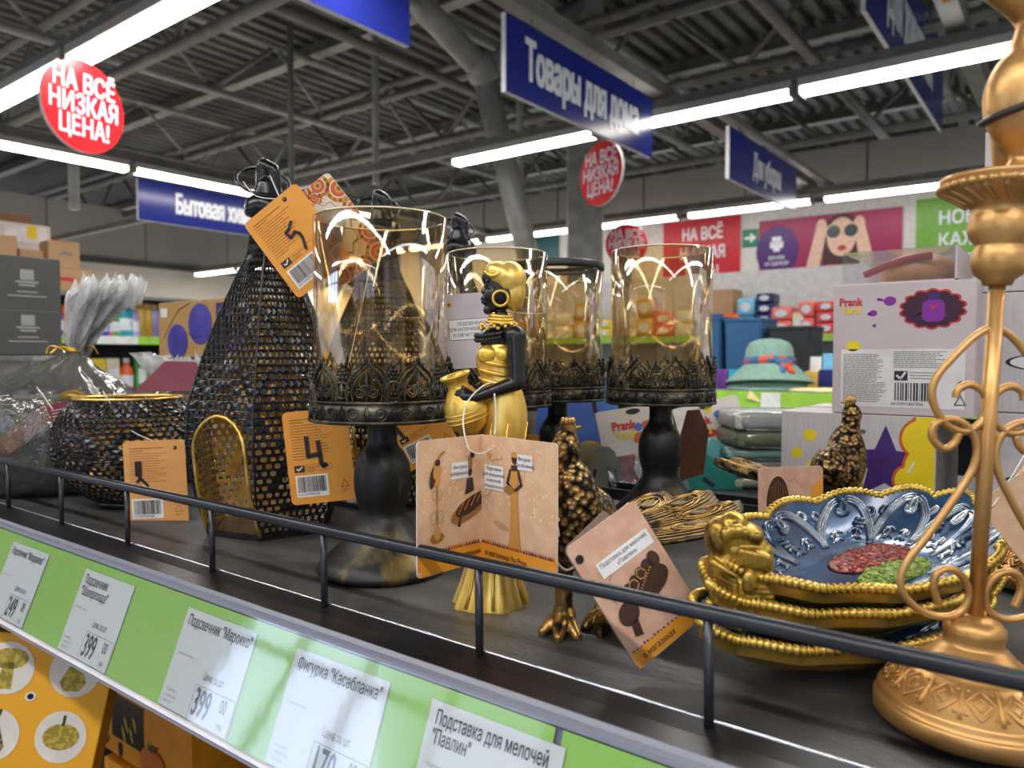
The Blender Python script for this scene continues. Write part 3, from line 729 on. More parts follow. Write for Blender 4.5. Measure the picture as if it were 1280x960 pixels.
def make_lantern():
    t = thing('openwork_lantern', '', 'lantern')
    B = MB(); pierced(B, lsurf, 60, 46, lambda u, v: arch_open(*facet_xy(u, v)), l_solid, .66); ob = B.build('openwork_body', t)
    # rim tube of the arched doorway and ribs on the six corners
    B = MB(); P = []
    for q in range(25):
        k = q/24; 
        if k < .3: s, z = -.034, .004+.081*k/.3
        elif k > .7: s, z = .034, .004+.081*(1-k)/.3
        else: a = PI-(k-.3)/.4*PI; s, z = .034*math.cos(a), .085+.034*math.sin(a)
        u = (4*PI/3+PI/6+s/lpr(z))/(2*PI); P.append(lsurf(u, z/LH, .0005))
    B.tube(P, .0019, m_lgd, 6); B.build('doorway_trim', ob)
    B = MB()
    for k in range(6): B.tube([lsurf(k/6+1e-5, q/24, .0002) for q in range(25)], .0011, m_lbk, 6)
    B.build('corner_rib', ob)
    B = MB(); P = [(.0635*math.cos(k*PI/3), .0635*math.sin(k*PI/3)) for k in range(6)]
    B.loft([[(x*s, y*s, z) for x, y in P] for (s, z) in ((1,0),(1,.005),(.97,.006))], m_lbk, smooth=False); B.build('base_plate', t)
    B = MB(); B.lathe([(.0165,.314),(.0225,.316),(.0240,.322),(.0215,.331),(.012,.339),(.006,.343),(0,.344)], m_lbk, 32); B.build('dome_cap', t)
    B = MB(); B.caps((-.0050,0,.342), (-.0048,0,.366), .0085, .0082, m_lbk, 20); B.caps((.0075,0,.342), (.0078,0,.360), .0066, .0064, m_lbk, 20); B.caps((-.0048,0,.366), (.0072,0,.361), .0080, .0066, m_lbk, 20)
    B.caps((0,0,.330), (0,0,.342), .0165, .0135, m_lbk, 24)
    B.build('hanging_loop', t, remesh=.0009, smooth_it=10)
    B = MB(); B.ring((0,0,0), .0255, .0017, m_lbk, n=40, k=8); R = Matrix.Translation((-.003,-.004,.350)) @ Matrix.Rotation(.62, 4, 'Y') @ Matrix.Rotation(.45, 4, 'X')
    B.build('carry_ring', t, M=R)
    return t
lan = make_lantern()
lan.location = foot(338, .765); lan.rotation_euler = (0, 0, math.radians(14)); lan['label'] = 'tall black openwork lantern with gilt arched doorway, nearest of the three'
l2 = copy_tree(lan); l2.location = foot(478, .905); l2.rotation_euler = (0, 0, math.radians(0)); l2['label'] = 'black openwork lantern with its loop behind the large candle holder'
l3 = copy_tree(lan); l3.location = foot(575, 1.05); l3.rotation_euler = (0, 0, math.radians(3)); l3['label'] = 'black openwork lantern hidden farthest back, its loop above the second glass'
for l in (lan, l2, l3): l['group'] = 'openwork lanterns'
# round openwork bowl
BR = .0815; BH = .134
def bsurf(u, v, d):
    a = 2*PI*u; ph = -1.12+v*(1.12+.80); r = (BR+d)*math.cos(ph); z = .0735+(BR+d)*.90*math.sin(ph); return (r*math.cos(a), r*math.sin(a), z)
def b_solid(u, v):
    s = ((u*8) % 1-.5)*2*PI*BR/8*math.cos(-1.12+v*1.92); z = v*.134
    return abs(math.hypot(s, z-.075)-.020) < .0030 or (z > .113 and math.hypot(s, z-.118) < .022 and (int(u*52)+int(v*24)) % 3 > 0)
t = thing('openwork_bowl', 'round black openwork candle bowl with gilt inside, left of the tall lantern', 'candle bowl', foot(160, .885))
B = MB(); pierced(B, bsurf, 52, 24, lambda u, v: False, b_solid, .64); B.build('openwork_body', t)
zt = bsurf(0, 1, 0); zb = bsurf(0, 0, 0)
B = MB(); B.lathe([(zt[0]-.002, zt[2]-.001),(zt[0]+.002, zt[2]-.001),(zt[0]+.0022, zt[2]+.0015),(zt[0]-.002, zt[2]+.0015),(zt[0]-.002, zt[2]-.001)], m_lgd, 48); B.build('rim', t)
B = MB(); B.lathe([(0,.0),(.034,.0),(.036,.002),(zb[0]+.001, zb[2]+.001),(0,zb[2]+.001)], m_lbk, 40); B.build('foot_ring', t)
# ================================================================== golden figurine with a jug
m_gold = mat('figurine_gold', (232,184,74), .34, .72, col2=(252,214,112), nscale=45, lo=.35, hi=.7, bump=.2, bscale=160)
m_gold2 = mat('figurine_gold_cloth', (228,184,84), .38, .66, col2=(250,214,120), nscale=90, bump=.25, bscale=220, stretch=(1,1,.25))
m_blk = mat('figurine_black', (17,16,17), .32, .0, col2=(24,23,24), nscale=50, spec=.5)
m_string = mat('white_string', (226,220,210), .7, bump=.4, bscale=900)
KF = .00056
def F(px, py, y=0.0): return Vector(((px-612)*KF, y*KF, (760-py)*KF))
fg = thing('woman_figurine', 'golden figurine of a woman in a headwrap carrying a jug, black skin', 'figurine', foot(612, .527), YAW)
B = MB(); rings = []
DR = [(772,611,44,38,0),(768,611,49,42,2),(757,612,47,40,3),(735,613,38,34,3),(705,614,31,29,2.2),(670,616,27,25,1.4),(630,620,25,23,.8),(595,624,25,23,.5),(560,629,27,24,.4),(530,632,28,25,.3),(508,632,27,24,.2),(488,629,23,20,.2),(468,623,20,18,.2),(448,620,22,20,0),(434,622,21,17,0),(424,624,16,11,0)]
for (py, cx, hx, hy, pl) in DR:
    R = []
    for q in range(56):
        a = 2*PI*q/56; k = 1+pl*.02*math.sin(9*a)+pl*.022*math.sin(5*a+1)
        lobe = 6*max(0, math.cos(a-PI-.0))**8 if 440 < py < 470 else 0
        R.append(F(cx+(hx*k+lobe)*math.cos(a), py, hy*k*math.sin(a)))
    rings.append(R)
B.loft(rings, m_gold2); B.build('gown', fg, subsurf=1)
B = MB()                                           # folds across the bodice and hip
for (y0, y1, a0) in ((452,462,-16),(463,474,-14),(474,486,-12)):
    P = []
    for q in range(9):
        a = math.radians(-170+q*17); P.append(F(621+(22.0)*math.cos(a), y0+(y1-y0)*q/8, (19.5)*math.sin(a)))
    B.tube(P, [.0008+.0012*math.sin(PI*q/8) for q in range(9)], m_gold, 6)
for (cx, dy) in ((612,-14),(630,-13)): B.ell(F(cx-2, 446, dy+2), .0075, .0058, .0070, m_gold, n=16, k=10)
for k in (1, 3, 6):
    a = math.radians(-150+k*22); P = []
    for (py, cx, hx, hy, pl) in DR[9:1:-1]: P.append(F(cx+(hx+.3)*math.cos(a), py, (hy+.3)*math.sin(a)))
    B.tube(P, [.0005+.0009*i/len(P) for i in range(len(P))], m_gold, 6)
B.build('gown_fold', fg)
# body: one continuous surface
B = MB()
B.ell(F(622,428), .0125, .0095, .0095, m_blk); B.caps(F(627,425), F(627,398), .0062, .0052, m_blk)
B.caps(F(640,421,-13), F(632,419,10), .0068, .0060, m_blk)
B.ell(F(626,366), .0108, .0092, .0142, m_blk); B.ell(F(618,372), .0078, .0074, .0112, m_blk)
B.ell(F(611,350), .0050, .0065, .0060, m_blk)
B.caps(F(609,358), F(604.5,367), .0015, .0021, m_blk); B.ell(F(604.5,368,-2.4), .0014, .0012, .0012, m_blk); B.ell(F(604.5,368,2.4), .0014, .0012, .0012, m_blk)
B.ell(F(604.6,376), .0024, .0040, .0015, m_blk); B.ell(F(605.4,380.5), .0023, .0036, .0015, m_blk); B.ell(F(610.5,390), .0038, .0042, .0034, m_blk)
B.ell(F(614,372,-11), .0045, .0028, .0050, m_blk); B.ell(F(614,372,11), .0045, .0028, .0050, m_blk)
for s in (-1, 1): B.caps(F(607,355,s*4), F(610,355.5,s*12), .0011, .0009, m_blk); B.ell(F(609.5,360,s*8), .0017, .0022, .0013, m_blk)
B.ell(F(634,371,-16.2), .0022, .0014, .0036, m_blk)
# near arm: shoulder, elbow, wrist
SHn, EL, WR = F(644,424,-17), F(646,480,-22), F(598,497,-29)
B.caps(SHn, EL, .0070, .0058, m_blk); B.caps(EL, WR, .0056, .0037, m_blk); B.ell(SHn, .0078, .0070, .0078, m_blk)
B.caps(WR, F(584,497,-30), .0036, .0042, m_blk)
for k, (y0, L) in enumerate(((489,13),(493,16),(498,16),(503,13))): B.caps(F(584,y0+2,-30), F(584-L*.6,y0+1,-30), .0017, .0016, m_blk, 8); B.caps(F(584-L*.6,y0+1,-30), F(584-L,y0+3,-25), .0016, .0013, m_blk, 8)
B.caps(F(590,492,-30), F(580,485,-27), .0018, .0014, m_blk, 8)
# far arm
SHf, ELf, WRf = F(630,424,14), F(618,478,24), F(594,492,6)
B.caps(SHf, ELf, .0066, .0055, m_blk); B.caps(ELf, WRf, .0054, .0036, m_blk)
for k in range(4): B.caps(WRf+Vector((0,0,-.002*k+.003)), F(580,486+4*k,12), .0016, .0013, m_blk, 8)
fb = B.build('body', fg, remesh=.00075, smooth_it=2)
# whites left dark; eyes as painted slits
B = MB()
for s in (-1, 1): B.ell(F(606.8,361.5,s*7.4), .0012, .0017, .0008, mat('figurine_eye', (70,66,64), .25), n=10, k=6)
B.build('eye', fb)
B = MB()
Rm = Matrix.Rotation(.5, 3, 'Y')
B.ell(F(631,349), .0152, .0122, .0092, m_gold2, R=Rm); B.ell(F(637,352), .0118, .0116, .0128, m_gold2); B.ell(F(642,368), .0086, .0096, .0130, m_gold2); B.ell(F(645,381), .0050, .0066, .0066, m_gold2)
o = B.build('headwrap', fg, remesh=.001, smooth_it=2)
B = MB()
P = [F(606+1.8*q, 345+.1*q*q*.4-3+6*math.sin(q*.3), -19*math.sin(min(PI/2, .25+q*.12))) for q in range(12)]
B.tube(P, .0016, m_gold, 6); B.build('wrap_fold', fg)
MB().ring(F(626,377,-19), .0052, .0010, m_gold, axis='y', n=24, k=8).build('earring', fb)
B = MB()
for k, (py, r) in enumerate(((397,.0066),(401,.0074),(405,.0090))):
    B.tube([F(626-.5*k, py+2*math.sin(2*PI*q/24+2.6))+Vector((r*1.08*math.cos(2*PI*q/24), r*math.sin(2*PI*q/24), 0)) for q in range(24)], .0013, m_gold, 7, closed=True)
for q in range(20):
    a = math.radians(150+q*12); B.ell(F(623, 411+3*math.sin(q*2.1))+Vector((.0122*math.cos(a), .0098*math.sin(a), 0)), .0015, .0015, .0015, m_gold, n=8, k=5)
B.build('gold_collar', fg)
B = MB()
for q in range(26):
    a = math.radians(165+(q % 13)*10); dz = 4+(q//13)*5
    B.ell(F(619, 414+dz+5*max(0, math.cos(a-PI*1.2)))+Vector((.0132*math.cos(a), .0108*math.sin(a), 0)), .0018, .0018, .0018, m_blk, n=8, k=5)
B.build('bead_necklace', fg)
J = Matrix.Translation(F(581,508,-12)) @ Matrix.Rotation(-.30, 4, 'Y') @ Matrix.Rotation(.12, 4, 'X')
B = MB(); B.lathe([(0,-.022),(.006,-.0215),(.0125,-.015),(.0150,-.006),(.0140,.003),(.0095,.010),(.0072,.0135),(.0078,.0175),(.0105,.0205),(.0112,.0215),(.0105,.0225),(.0082,.0215),(.0066,.0180),(.0060,.0140),(0,.012)], m_gold, 36)
for z in (-.010,-.007,-.004): B.ring((0,0,z), .0147+.0003*(z > -.009), .0006, m_gold, n=30, k=5)
B.build('jug', fg, M=J)
# ================================================================== peacock figurines
m_bronze = mat('peacock_bronze_scales', (164,130,76), .34, .8, col2=(26,20,14), nscale=250, lo=.26, hi=.66, kind='VORONOI', bump=.8, bscale=250, bkind='VORONOI', bdist=.0016)
m_bronzel = mat('peacock_bronze', (178,140,80), .34, .85, col2=(46,36,26), nscale=90, lo=.45, hi=.65, bump=.4, bscale=180)
m_feath = mat('peacock_feather', (120,102,68), .40, .65, col2=(66,56,38), nscale=230, lo=.30, hi=.70, kind='WAVE', bump=.35, bscale=230, bkind='WAVE', bdist=.0008)
for n_ in m_feath.node_tree.nodes:
    if n_.type == 'TEX_WAVE': n_.bands_direction = 'Y'; n_.inputs['Distortion'].default_value = 2.5; n_.inputs['Detail Scale'].default_value = .6
KP = .0005
def P_(px, py, y=0.0): return Vector(((px-735)*KP, y*KP, (798-py)*KP))
pk = thing('peacock_figurine', '', 'figurine', foot(727, .475), YAW)
B = MB()
B.ell(P_(724,650), .0185, .0190, .036, m_bronze); B.ell(P_(735,668,26), .0210, .0280, .026, m_bronze); B.ell(P_(752,662,52), .0180, .0240, .020, m_bronze)
B.caps(P_(722,625), P_(717,585), .0125, .0088, m_bronze); B.caps(P_(717,590), P_(716,556), .0088, .0082, m_bronze)
B.ell(P_(714,564,-4), .0088, .0092, .0098, m_bronze)
pb_ = B.build('body', pk, remesh=.0011, smooth_it=3)
B = MB(); B.caps(P_(708,568,-14), P_(701,575,-30), .0042, .0012, m_bronzel); B.build('beak', pb_)
B = MB()
B.loft([[P_(cx+a, py, b) for a, b in ((-hw,-hw*.7),(hw,-hw*.7),(hw,hw*.7),(-hw,hw*.7))] for (py, cx, hw) in ((560,717,6),(546,719,9),(534,718,10),(528,717,8),(526,717,7))], m_bronzel, smooth=False)
for k in range(4): B.ell(P_(711+4.5*k, 530, -7), .0016, .0016, .0026, m_bronzel, n=8, k=5)
B.caps(P_(724,540), P_(733,538), .0016, .0012, m_bronzel)
B.build('crest', pk, bevel=.0006)
B = MB(); 
for s in (-1, 1): B.ell(P_(714+s*12, 563, -11), .0016, .0016, .0016, m_blk, n=10, k=6)
B.build('eye', pb_)
def leg(x, y, dy):
    B = MB(); top = P_(x, 722, dy); an = P_(x+1, 772, dy)
    B.caps(P_(x, 700, dy+4), top, .0105, .0068, m_bronzel); B.caps(top, an, .0062, .0056, m_bronzel); B.ell(P_(x+1, 778, dy-2), .0078, .0078, .0070, m_bronzel)
    for (tx, td) in ((-27,-20),(-9,-40),(14,-34)):
        a = P_(x, 781, dy-2); b = P_(x+tx*.6, 786, dy+td*.6); c = P_(x+tx, 794, dy+td); B.caps(a, b, .0056, .0047, m_bronzel); B.caps(b, c, .0047, .0034, m_bronzel); B.caps(c, c+(c-b)*.35+Vector((0,0,-.0008)), .0030, .0010, m_bronzel)
    B.caps(P_(x, 783, dy+4), P_(x+5, 793, dy+22), .0044, .0022, m_bronzel)
    B.build('leg', pk, remesh=.0009, smooth_it=1)
leg(713, 0, 2); leg(768, 0, 20)
# tail: overlapping eyed feathers that spread low behind
for (ang, L, w_, dz) in ((-.34,.088,.027,.0),(.05,.096,.029,.002),(.44,.092,.028,.004),(.84,.080,.026,.001)):
    B = MB(); rows = []
    for i in range(13):
        k = i/12; wd = w_*max(.06, 1-(2*k-1)**4)**.5*(.5+.5*k); row = []
        for j in range(9):
            s = (j-4)/4; row.append((k*L, s*wd, .010*k*k+.004*(1-s*s)))
        rows.append(row)
    vs = [p for r in rows for p in r]; n = len(vs); vs += [(x, y, z-.0022) for x, y, z in vs]; fs = []
    for i in range(12):
        for j in range(8):
            a = i*9+j; fs.append((a, a+9, a+10, a+1)); fs.append((n+a, n+a+1, n+a+10, n+a+9))
    for i in range(12): a = i*9; fs.append((a, n+a, n+a+9, a+9)); fs.append((a+8, a+17, n+a+17, n+a+8))
    for j in range(8): fs.append((j, j+1, n+j+1, n+j)); a = 108+j; fs.append((a, n+a, n+a+1, a+1))
    B.add(vs, fs, m_feath, True)
    zf_ = lambda k, s_: .010*k*k+.004*(1-s_*s_)+.0004
    wf_ = lambda k: w_*max(.06, 1-(2*k-1)**4)**.5*(.5+.5*k)
    for j in range(11):
        s_ = (j-5)/5.4; B.tube([(k*L, s_*wf_(k), zf_(k, s_)) for k in [.05+.09*q for q in range(11)]], .00045, m_bronzel, 4)
    for rr in (.0120, .0088): B.tube([(L*.70+rr*1.3*math.cos(2*PI*q/24), rr*math.sin(2*PI*q/24), zf_(min(1, .70+rr*1.3*math.cos(2*PI*q/24)/L), rr*math.sin(2*PI*q/24)/wf_(.7))+.0004) for q in range(24)], .0007, m_bronzel, 5, closed=True)
    B.ell((L*.70, 0, zf_(.7, 0)), .0075, .0050, .0012, m_feath, n=16, k=6)
    B.build('tail_feather', pk, M=Matrix.Translation(P_(775,702,75)+Vector((0,0,dz))) @ Matrix.Rotation(ang, 4, 'Z') @ Matrix.Rotation(-.12, 4, 'Y'))
pk['label'] = 'bronze peacock figurine standing on clawed feet beside the gold figurine'
pk2 = copy_tree(pk); pk2.location = foot(1052, .735); pk2.rotation_euler = (0, 0, YAW+PI*.87); pk2['label'] = 'bronze peacock figurine behind the blue dish, only neck and crest showing'
B = MB(); B.tube(spline([P_(738,622,-18),(P_(720,619,-30)),P_(703,622,-20),P_(700,621,8),P_(722,620,22),P_(740,621,5)], 5, True), .0009, m_string, 6, closed=True); B.build('string', pk)
B = MB(); B.tube(spline([P_(742,626,-10),P_(745,655,-30),P_(733,690,-46),P_(712,706,-52),P_(693,682,-50),P_(690,655,-40),P_(699,643,-36)], 5), .0009, m_string, 6)
B.ell(P_(699,648,-38), .0035, .002, .0022, m_string, n=10, k=6); B.tube([P_(695,650,-39), P_(687,647,-42)], .001, m_string, 5); B.tube([P_(701,650,-39), P_(704,668,-42)], .001, m_string, 5); B.build('string', pk)
B = MB(); KQ = .735/940
B.tube(spline([(.0,-.012,.083),(-.013,-.006,.078),(-.010,.010,.074),(.010,.011,.078),(.016,-.004,.082),(.004,-.013,.074),(-.002,-.014,.060),(.0,-.016,.045),(-.006,-.016,.030)], 5), .0010, m_string, 6)
o = B.build('string', pk2); o.matrix_local = Matrix.Rotation(-PI*.87, 4, 'Z')
# ================================================================== stacked blue dishes
m_dblue = mat('dish_blue_lacquer', (22,46,78), .22, .25, col2=(44,86,126), nscale=26, lo=.4, hi=.62, coat=.6)
m_dsil = mat('dish_relief_silver', (52,74,104), .25, .75, col2=(176,186,196), nscale=40, lo=.38, hi=.60)
m_dgold = mat('dish_gold_rim', (184,150,62), .32, .85, col2=(212,180,90), nscale=60)
m_dout = mat('dish_gold_green', (184,146,62), .34, .6, col2=(128,108,44), nscale=14, lo=.45, hi=.62)
m_dred = mat('dish_red_enamel', (150,52,38), .3, .2, col2=(96,34,26), nscale=160, bump=.8, bscale=200); m_dgrn = mat('dish_green_enamel', (128,152,36), .3, .2, col2=(86,112,28), nscale=160, bump=.8, bscale=200); m_gem = mat('red_gem', (200,22,26), .1, coat=1.0)
DL, DW = .137, .054
def drim(a, k=1.0):
    c, s = math.cos(a), math.sin(a)
    w_ = DW*(1.0+.18*c) if c < 0 else DW*(1.0-.10*c)
    sc = 1+.065*abs(math.sin(6.5*a))**.8-.03
    return (DL*c*sc*k, w_*s*sc*k)
def dsurf(a, k, d=0.0):
    x, y = drim(a, k); z = .004+.025*max(0, (k-.45)/.55)**1.3*(.90+.16*abs(math.sin(6.5*a)))+.006*(x/DL)**2*k; return Vector((x, y, z+d))
def make_dish():
    t = thing('peacock_dish', '', 'dish'); NA = 120; ks = [0, .2, .4, .52, .62, .72, .82, .91, 1.0]
    B = MB(); vs = []; fs = []
    for k in ks:
        for q in range(NA): vs.append(dsurf(2*PI*q/NA, max(k, .01)))
    for i in range(len(ks)-1):
        for q in range(NA): q2 = (q+1) % NA; fs.append((i*NA+q, i*NA+q2, (i+1)*NA+q2, (i+1)*NA+q))
    B.add(vs, fs, m_dblue, True); B.build('basin', t)
    B = MB(); vs2 = [Vector((v.x*(.985 if i >= NA*7 else 1), v.y*(.985 if i >= NA*7 else 1), v.z-(.0042 if i < NA*5 else .010))) for i, v in enumerate(vs)]; nn = len(vs2); vs2 += [v+Vector((0,0,-.001)) for v in vs[-NA:]]; fo = [tuple(reversed(f)) for f in fs]+[(nn-NA+q, nn-NA+(q+1) % NA, nn+(q+1) % NA, nn+q) for q in range(NA)]; B.add(vs2, fo, m_dout, False); B.build('underside', t)
    B = MB(); n = 960; P = [dsurf(2*PI*q/n, 1.0, -.001) for q in range(n)]; B.tube(P, [.0024*(1+.26*math.sin(q*2*PI/n*160)) for q in range(n)], m_dgold, 8, closed=True); B.build('rope_rim', t)
    B = MB()
    def cv(P, r=.0011): K = len(P); B.tube([dsurf(a, k, .0006) for a, k in P], [r*(.55+.9*math.sin(PI*(i+.6)/(K+.2))) for i in range(K)], m_dsil, 6)
    M = 20
    for i in range(M):
        a0 = 2*PI*i/M; da = 2*PI/M; f = 1 if i % 2 else -1; ac = a0+da*.5
        def at(u, k): return (ac+f*da*u, k)
        for w_ in (0, .09, .18):                          # sweeping acanthus blade in three ribs
            cv([at(-.62+1.05*(q/13)**1.3+w_*(1-q/13), .50+(.44-w_*.25)*math.sin(PI*.5*q/13)) for q in range(14)], .0013)
        cv([at(.43+.20*math.cos(t_)*(1-.04*j), .84+.085*math.sin(t_)*(1-.05*j)) for j, t_ in enumerate([PI*.55-.38*q for q in range(15)])], .0014)
        cv([at(-.30+.13*math.cos(t_)*(1-.05*j), .82+.055*math.sin(t_)*(1-.05*j)) for j, t_ in enumerate([.3+.42*q for q in range(13)])], .0011)
        cv([at(-.42+.30*q/9, .60+.20*math.sin(PI*.5*q/9)) for q in range(10)], .0010)
        cv([at(.05+.11*math.cos(t_), .60+.045*math.sin(t_)) for t_ in [PI-.45*q for q in range(12)]], .0010)
        for k0 in (.55, .62): cv([at(-.1+.5*q/6, k0+.03*math.sin(PI*q/6)) for q in range(7)], .0008)
        if i % 3 == 0:
            for q in range(7):
                a = q*PI*2/6; rr = 0 if q == 6 else 1; B.ell(dsurf(ac+da*.14*math.cos(a)*rr, .70+.042*math.sin(a)*rr, .0012), .0020, .0018, .0014, m_dsil, n=8, k=5)
    for i in range(30): cv([(PI-.5+i*.034, .95-.02*q) for q in range(6)], .0007)
    B.build('swirl_relief', t)
    for nm, mm, x0, y0, rx, ry, sd in (('red_enamel', m_dred, .022, .008, .046, .013, 3), ('green_enamel', m_dgrn, .022, -.010, .044, .010, 4)):
        B = MB(); rnd = random.Random(sd); B.ell((x0, y0, .0046), rx, ry, .0022, mm, n=28, k=10)
        for i in range(150):
            u, v = rnd.uniform(-1, 1), rnd.uniform(-1, 1)
            if u*u+v*v < .95: B.ell((x0+rx*u, y0+ry*v, .0046+.0022*math.sqrt(1-u*u-v*v)), .0022, .0014, .0009, mm, n=7, k=4)
        B.build(nm, t)
    B = MB(); B.ell(dsurf(PI+.10,.52)+Vector((0,0,.0012)), .0085, .0050, .0030, m_gem, n=16, k=10); B.build('gem', t)
    for s in (-1, 1): MB().lathe([(0,-.001),(.006,-.0005),(.007,.0020),(0,.0020)], m_dout, 16, cx=s*.06).build('foot', t)
    return t
dish = make_dish()
def put_dish(o, A, Bp, rx, lab):
    A, Bp = Vector(A), Vector(Bp); d = Bp-A; o.location = (A+Bp)/2
    ex = d.normalized(); up = Vector((0,0,1)); ey = up.cross(ex).normalized(); ez = ex.cross(ey)
    Mx = Matrix((ex, ey, ez)).transposed() @ Matrix.Rotation(rx, 3, 'X'); o.rotation_euler = Mx.to_euler(); o['label'] = lab
XA, XB = Vector((-.150,.378,0)), Vector((-.066,.640,0))
put_dish(dish, XA+Vector((0,0,SH+.0345)), XB+Vector((0,0,SH+.0375)), .26, 'blue dish with a red and green breast, topmost of the three stacked dishes')
d2 = copy_tree(dish); put_dish(d2, XA+Vector((-.003,-.010,SH+.0235)), XB+Vector((-.003,-.010,SH+.0265)), .26, 'gilt scalloped dish in the middle of the three stacked dishes')
d3 = copy_tree(dish); put_dish(d3, XA+Vector((-.004,-.022,SH+.0075)), XB+Vector((-.001,-.020,SH+.0105)), .25, 'gilt scalloped dish at the bottom of the three stacked dishes')
# gilt peacock crest on the near end of the top dish
B = MB(); m_cg = mat('crest_gold', (186,152,70), .32, .85, col2=(84,64,26), nscale=80, lo=.48, hi=.68, bump=.5, bscale=140)
KC = .00044
def Q(px, py, y=0.0): return Vector(((px-925)*KC, y*KC, (765-py)*KC))
B.ell(Q(925,735), .0125, .011, .013, m_cg); B.ell(Q(912,712,4), .0100, .010, .020, m_cg); B.ell(Q(938,700,-4), .0120, .010, .0150, m_cg)
B.ell(Q(942,726,-6), .0090, .0085, .0110, m_cg); B.ell(Q(928,672,0), .0120, .010, .0085, m_cg); B.ell(Q(903,672,0), .0080, .0090, .0110, m_cg); B.ell(Q(935,685,-6), .0130, .009, .0050, m_cg); B.ell(Q(918,655), .0075, .008, .0060, m_cg)
for k in range(8):
    B.caps(Q(893+2*k, 700+7*k, -10), Q(914, 712+5.5*k, -24), .0026, .0019, m_cg, 8)
for k in range(7): B.caps(Q(921+5*k, 683+1.2*k, -26), Q(921+5.3*k, 697+1*k, -26), .0022, .0018, m_cg, 8)
for k in range(6): B.caps(Q(930, 712+6*k, -24), Q(957, 714+6*k, -18), .0022, .0026, m_cg, 8)
for k in range(6): B.ell(Q(905+7*k, 664-4*math.sin(k), -20), .0034, .0030, .0036, m_cg)
B.ell(Q(930,718,-27), .0040, .0022, .0060, m_cg)
o = B.build('peacock_crest', remesh=.0007)
cp = on_z(925, 765, .050)
WM = Matrix.Translation(at_t(922, 768, .388)) @ Matrix.Rotation(YAW, 4, 'Z')
bpy.context.view_layer.update()
o.parent = dish; o.matrix_parent_inverse = Matrix.Identity(4); o.matrix_local = dish.matrix_world.inverted() @ WM
B = MB()
for k in range(22):
    a = PI*1.0+PI*k/21; B.ell(Q(925+36*math.cos(a), 748-24*math.sin(a), -22+10*abs(math.cos(a))), .0030, .0028, .0026, m_cg, n=10, k=6)
o = B.build('crest_beads'); o.parent = dish; o.matrix_local = dish.matrix_world.inverted() @ WM
# ================================================================== golden wire stand with a bird
m_stand = mat('stand_satin_gold', (192,144,84), .38, .70, col2=(210,164,104), nscale=20, bump=.08, bscale=200)
m_band = mat('bird_band', (44,36,34), .45)
KS = .000372
def pole(y): return 1257-(y-355)*.064
def S_(px, py, y=0.0): return Vector(((px-pole(py))*KS, y, (917-py)*KS))
st = thing('bird_stand', 'golden wire scroll stand topped by a bird, in front at the right edge', 'stand', foot(1221, .35), rot=(0, 0, 0))
st.rotation_euler = (Matrix.Rotation(YAW, 3, 'Z') @ Matrix.Rotation(math.radians(2.4), 3, 'Y')).to_euler()
B = MB(); B.lathe([(0,.0015),(.0395,.0015),(.0412,.003),(.0415,.0095),(.0405,.0110),(.0398,.0112),(.0400,.0140),(.0388,.0155),(.0375,.0165),(.0330,.0225),(.0270,.0280),(.0255,.0283),(.0250,.0298),(.0235,.0305),(.0180,.0345),(.0150,.0380),(.0135,.0392),(.0128,.0400),(.0125,.0420),(.0132,.0450),(.0130,.0480),(.0105,.0510),(.0060,.0530),(.0,.0535)], m_stand, 64); B.build('base', st)
B = MB()                                    # raised lozenge frieze on the shoulder
def fr(a, k): r = .0378+(.0272-.0378)*k; z = .0168+(.0281-.0168)*k-.0*k+.0006*math.sin(PI*k); return (r*math.cos(a), r*math.sin(a), z)
NF = 14
for i in range(NF):
    a0 = 2*PI*i/NF; d = 2*PI/NF
    for off in (.0, .05): B.tube([fr(a0+d*off, k/4) for k in range(5)], .00055, m_stand, 5)
    for (w_, lo, hi) in ((.40,.06,.94),(.18,.30,.70)):
        L = [(a0+d*(.525-w_), .5), (a0+d*.525, hi), (a0+d*(.525+w_), .5), (a0+d*.525, lo)]
        P = []
        for q in range(4):
            (a, k), (b, l) = L[q], L[(q+1) % 4]
            P += [fr(a+(b-a)*s/4, k+(l-k)*s/4) for s in range(4)]
        B.tube(P, .0006, m_stand, 5, closed=True)
    for (u, k) in ((.17,.83),(.17,.17),(.88,.83),(.88,.17)): B.ell(fr(a0+d*u, k), .0009, .0009, .0009, m_stand, n=8, k=5)
B.build('lozenge_frieze', st)
MB().tube([(0,0,.052),(0,0,.2115)], .0035, m_stand, 14).build('pole', st)
UP = [(1205,500),(1208,490),(1222,483),(1238,490),(1245,508),(1238,528),(1218,542),(1196,536),(1180,516),(1175,495),(1182,474),(1200,452),(1226,425),(1244,413),(1252,411)]
LO = [(1209,545),(1203,558),(1190,565),(1178,556),(1175,544),(1184,531),(1205,528),(1224,540),(1232,562),(1226,590),(1205,625),(1170,675),(1146,706),(1135,732),(1142,756),(1164,773),(1192,778),(1214,768),(1222,745),(1212,724),(1195,717),(1180,725),(1177,742),(1183,762)]
for sgn in (1, -1):
    for P in (UP, LO):
        B = MB(); Q3 = []
        for (x, y) in P: v = S_(x, y); v.x *= sgn; Q3.append(v)
        if sgn < 0 and False: Q3 = Q3
        B.tube(spline(Q3, 5), .00185, m_stand, 8); B.build('wire_scroll', st)
B = MB(); zc = lambda y: (917-y)*KS
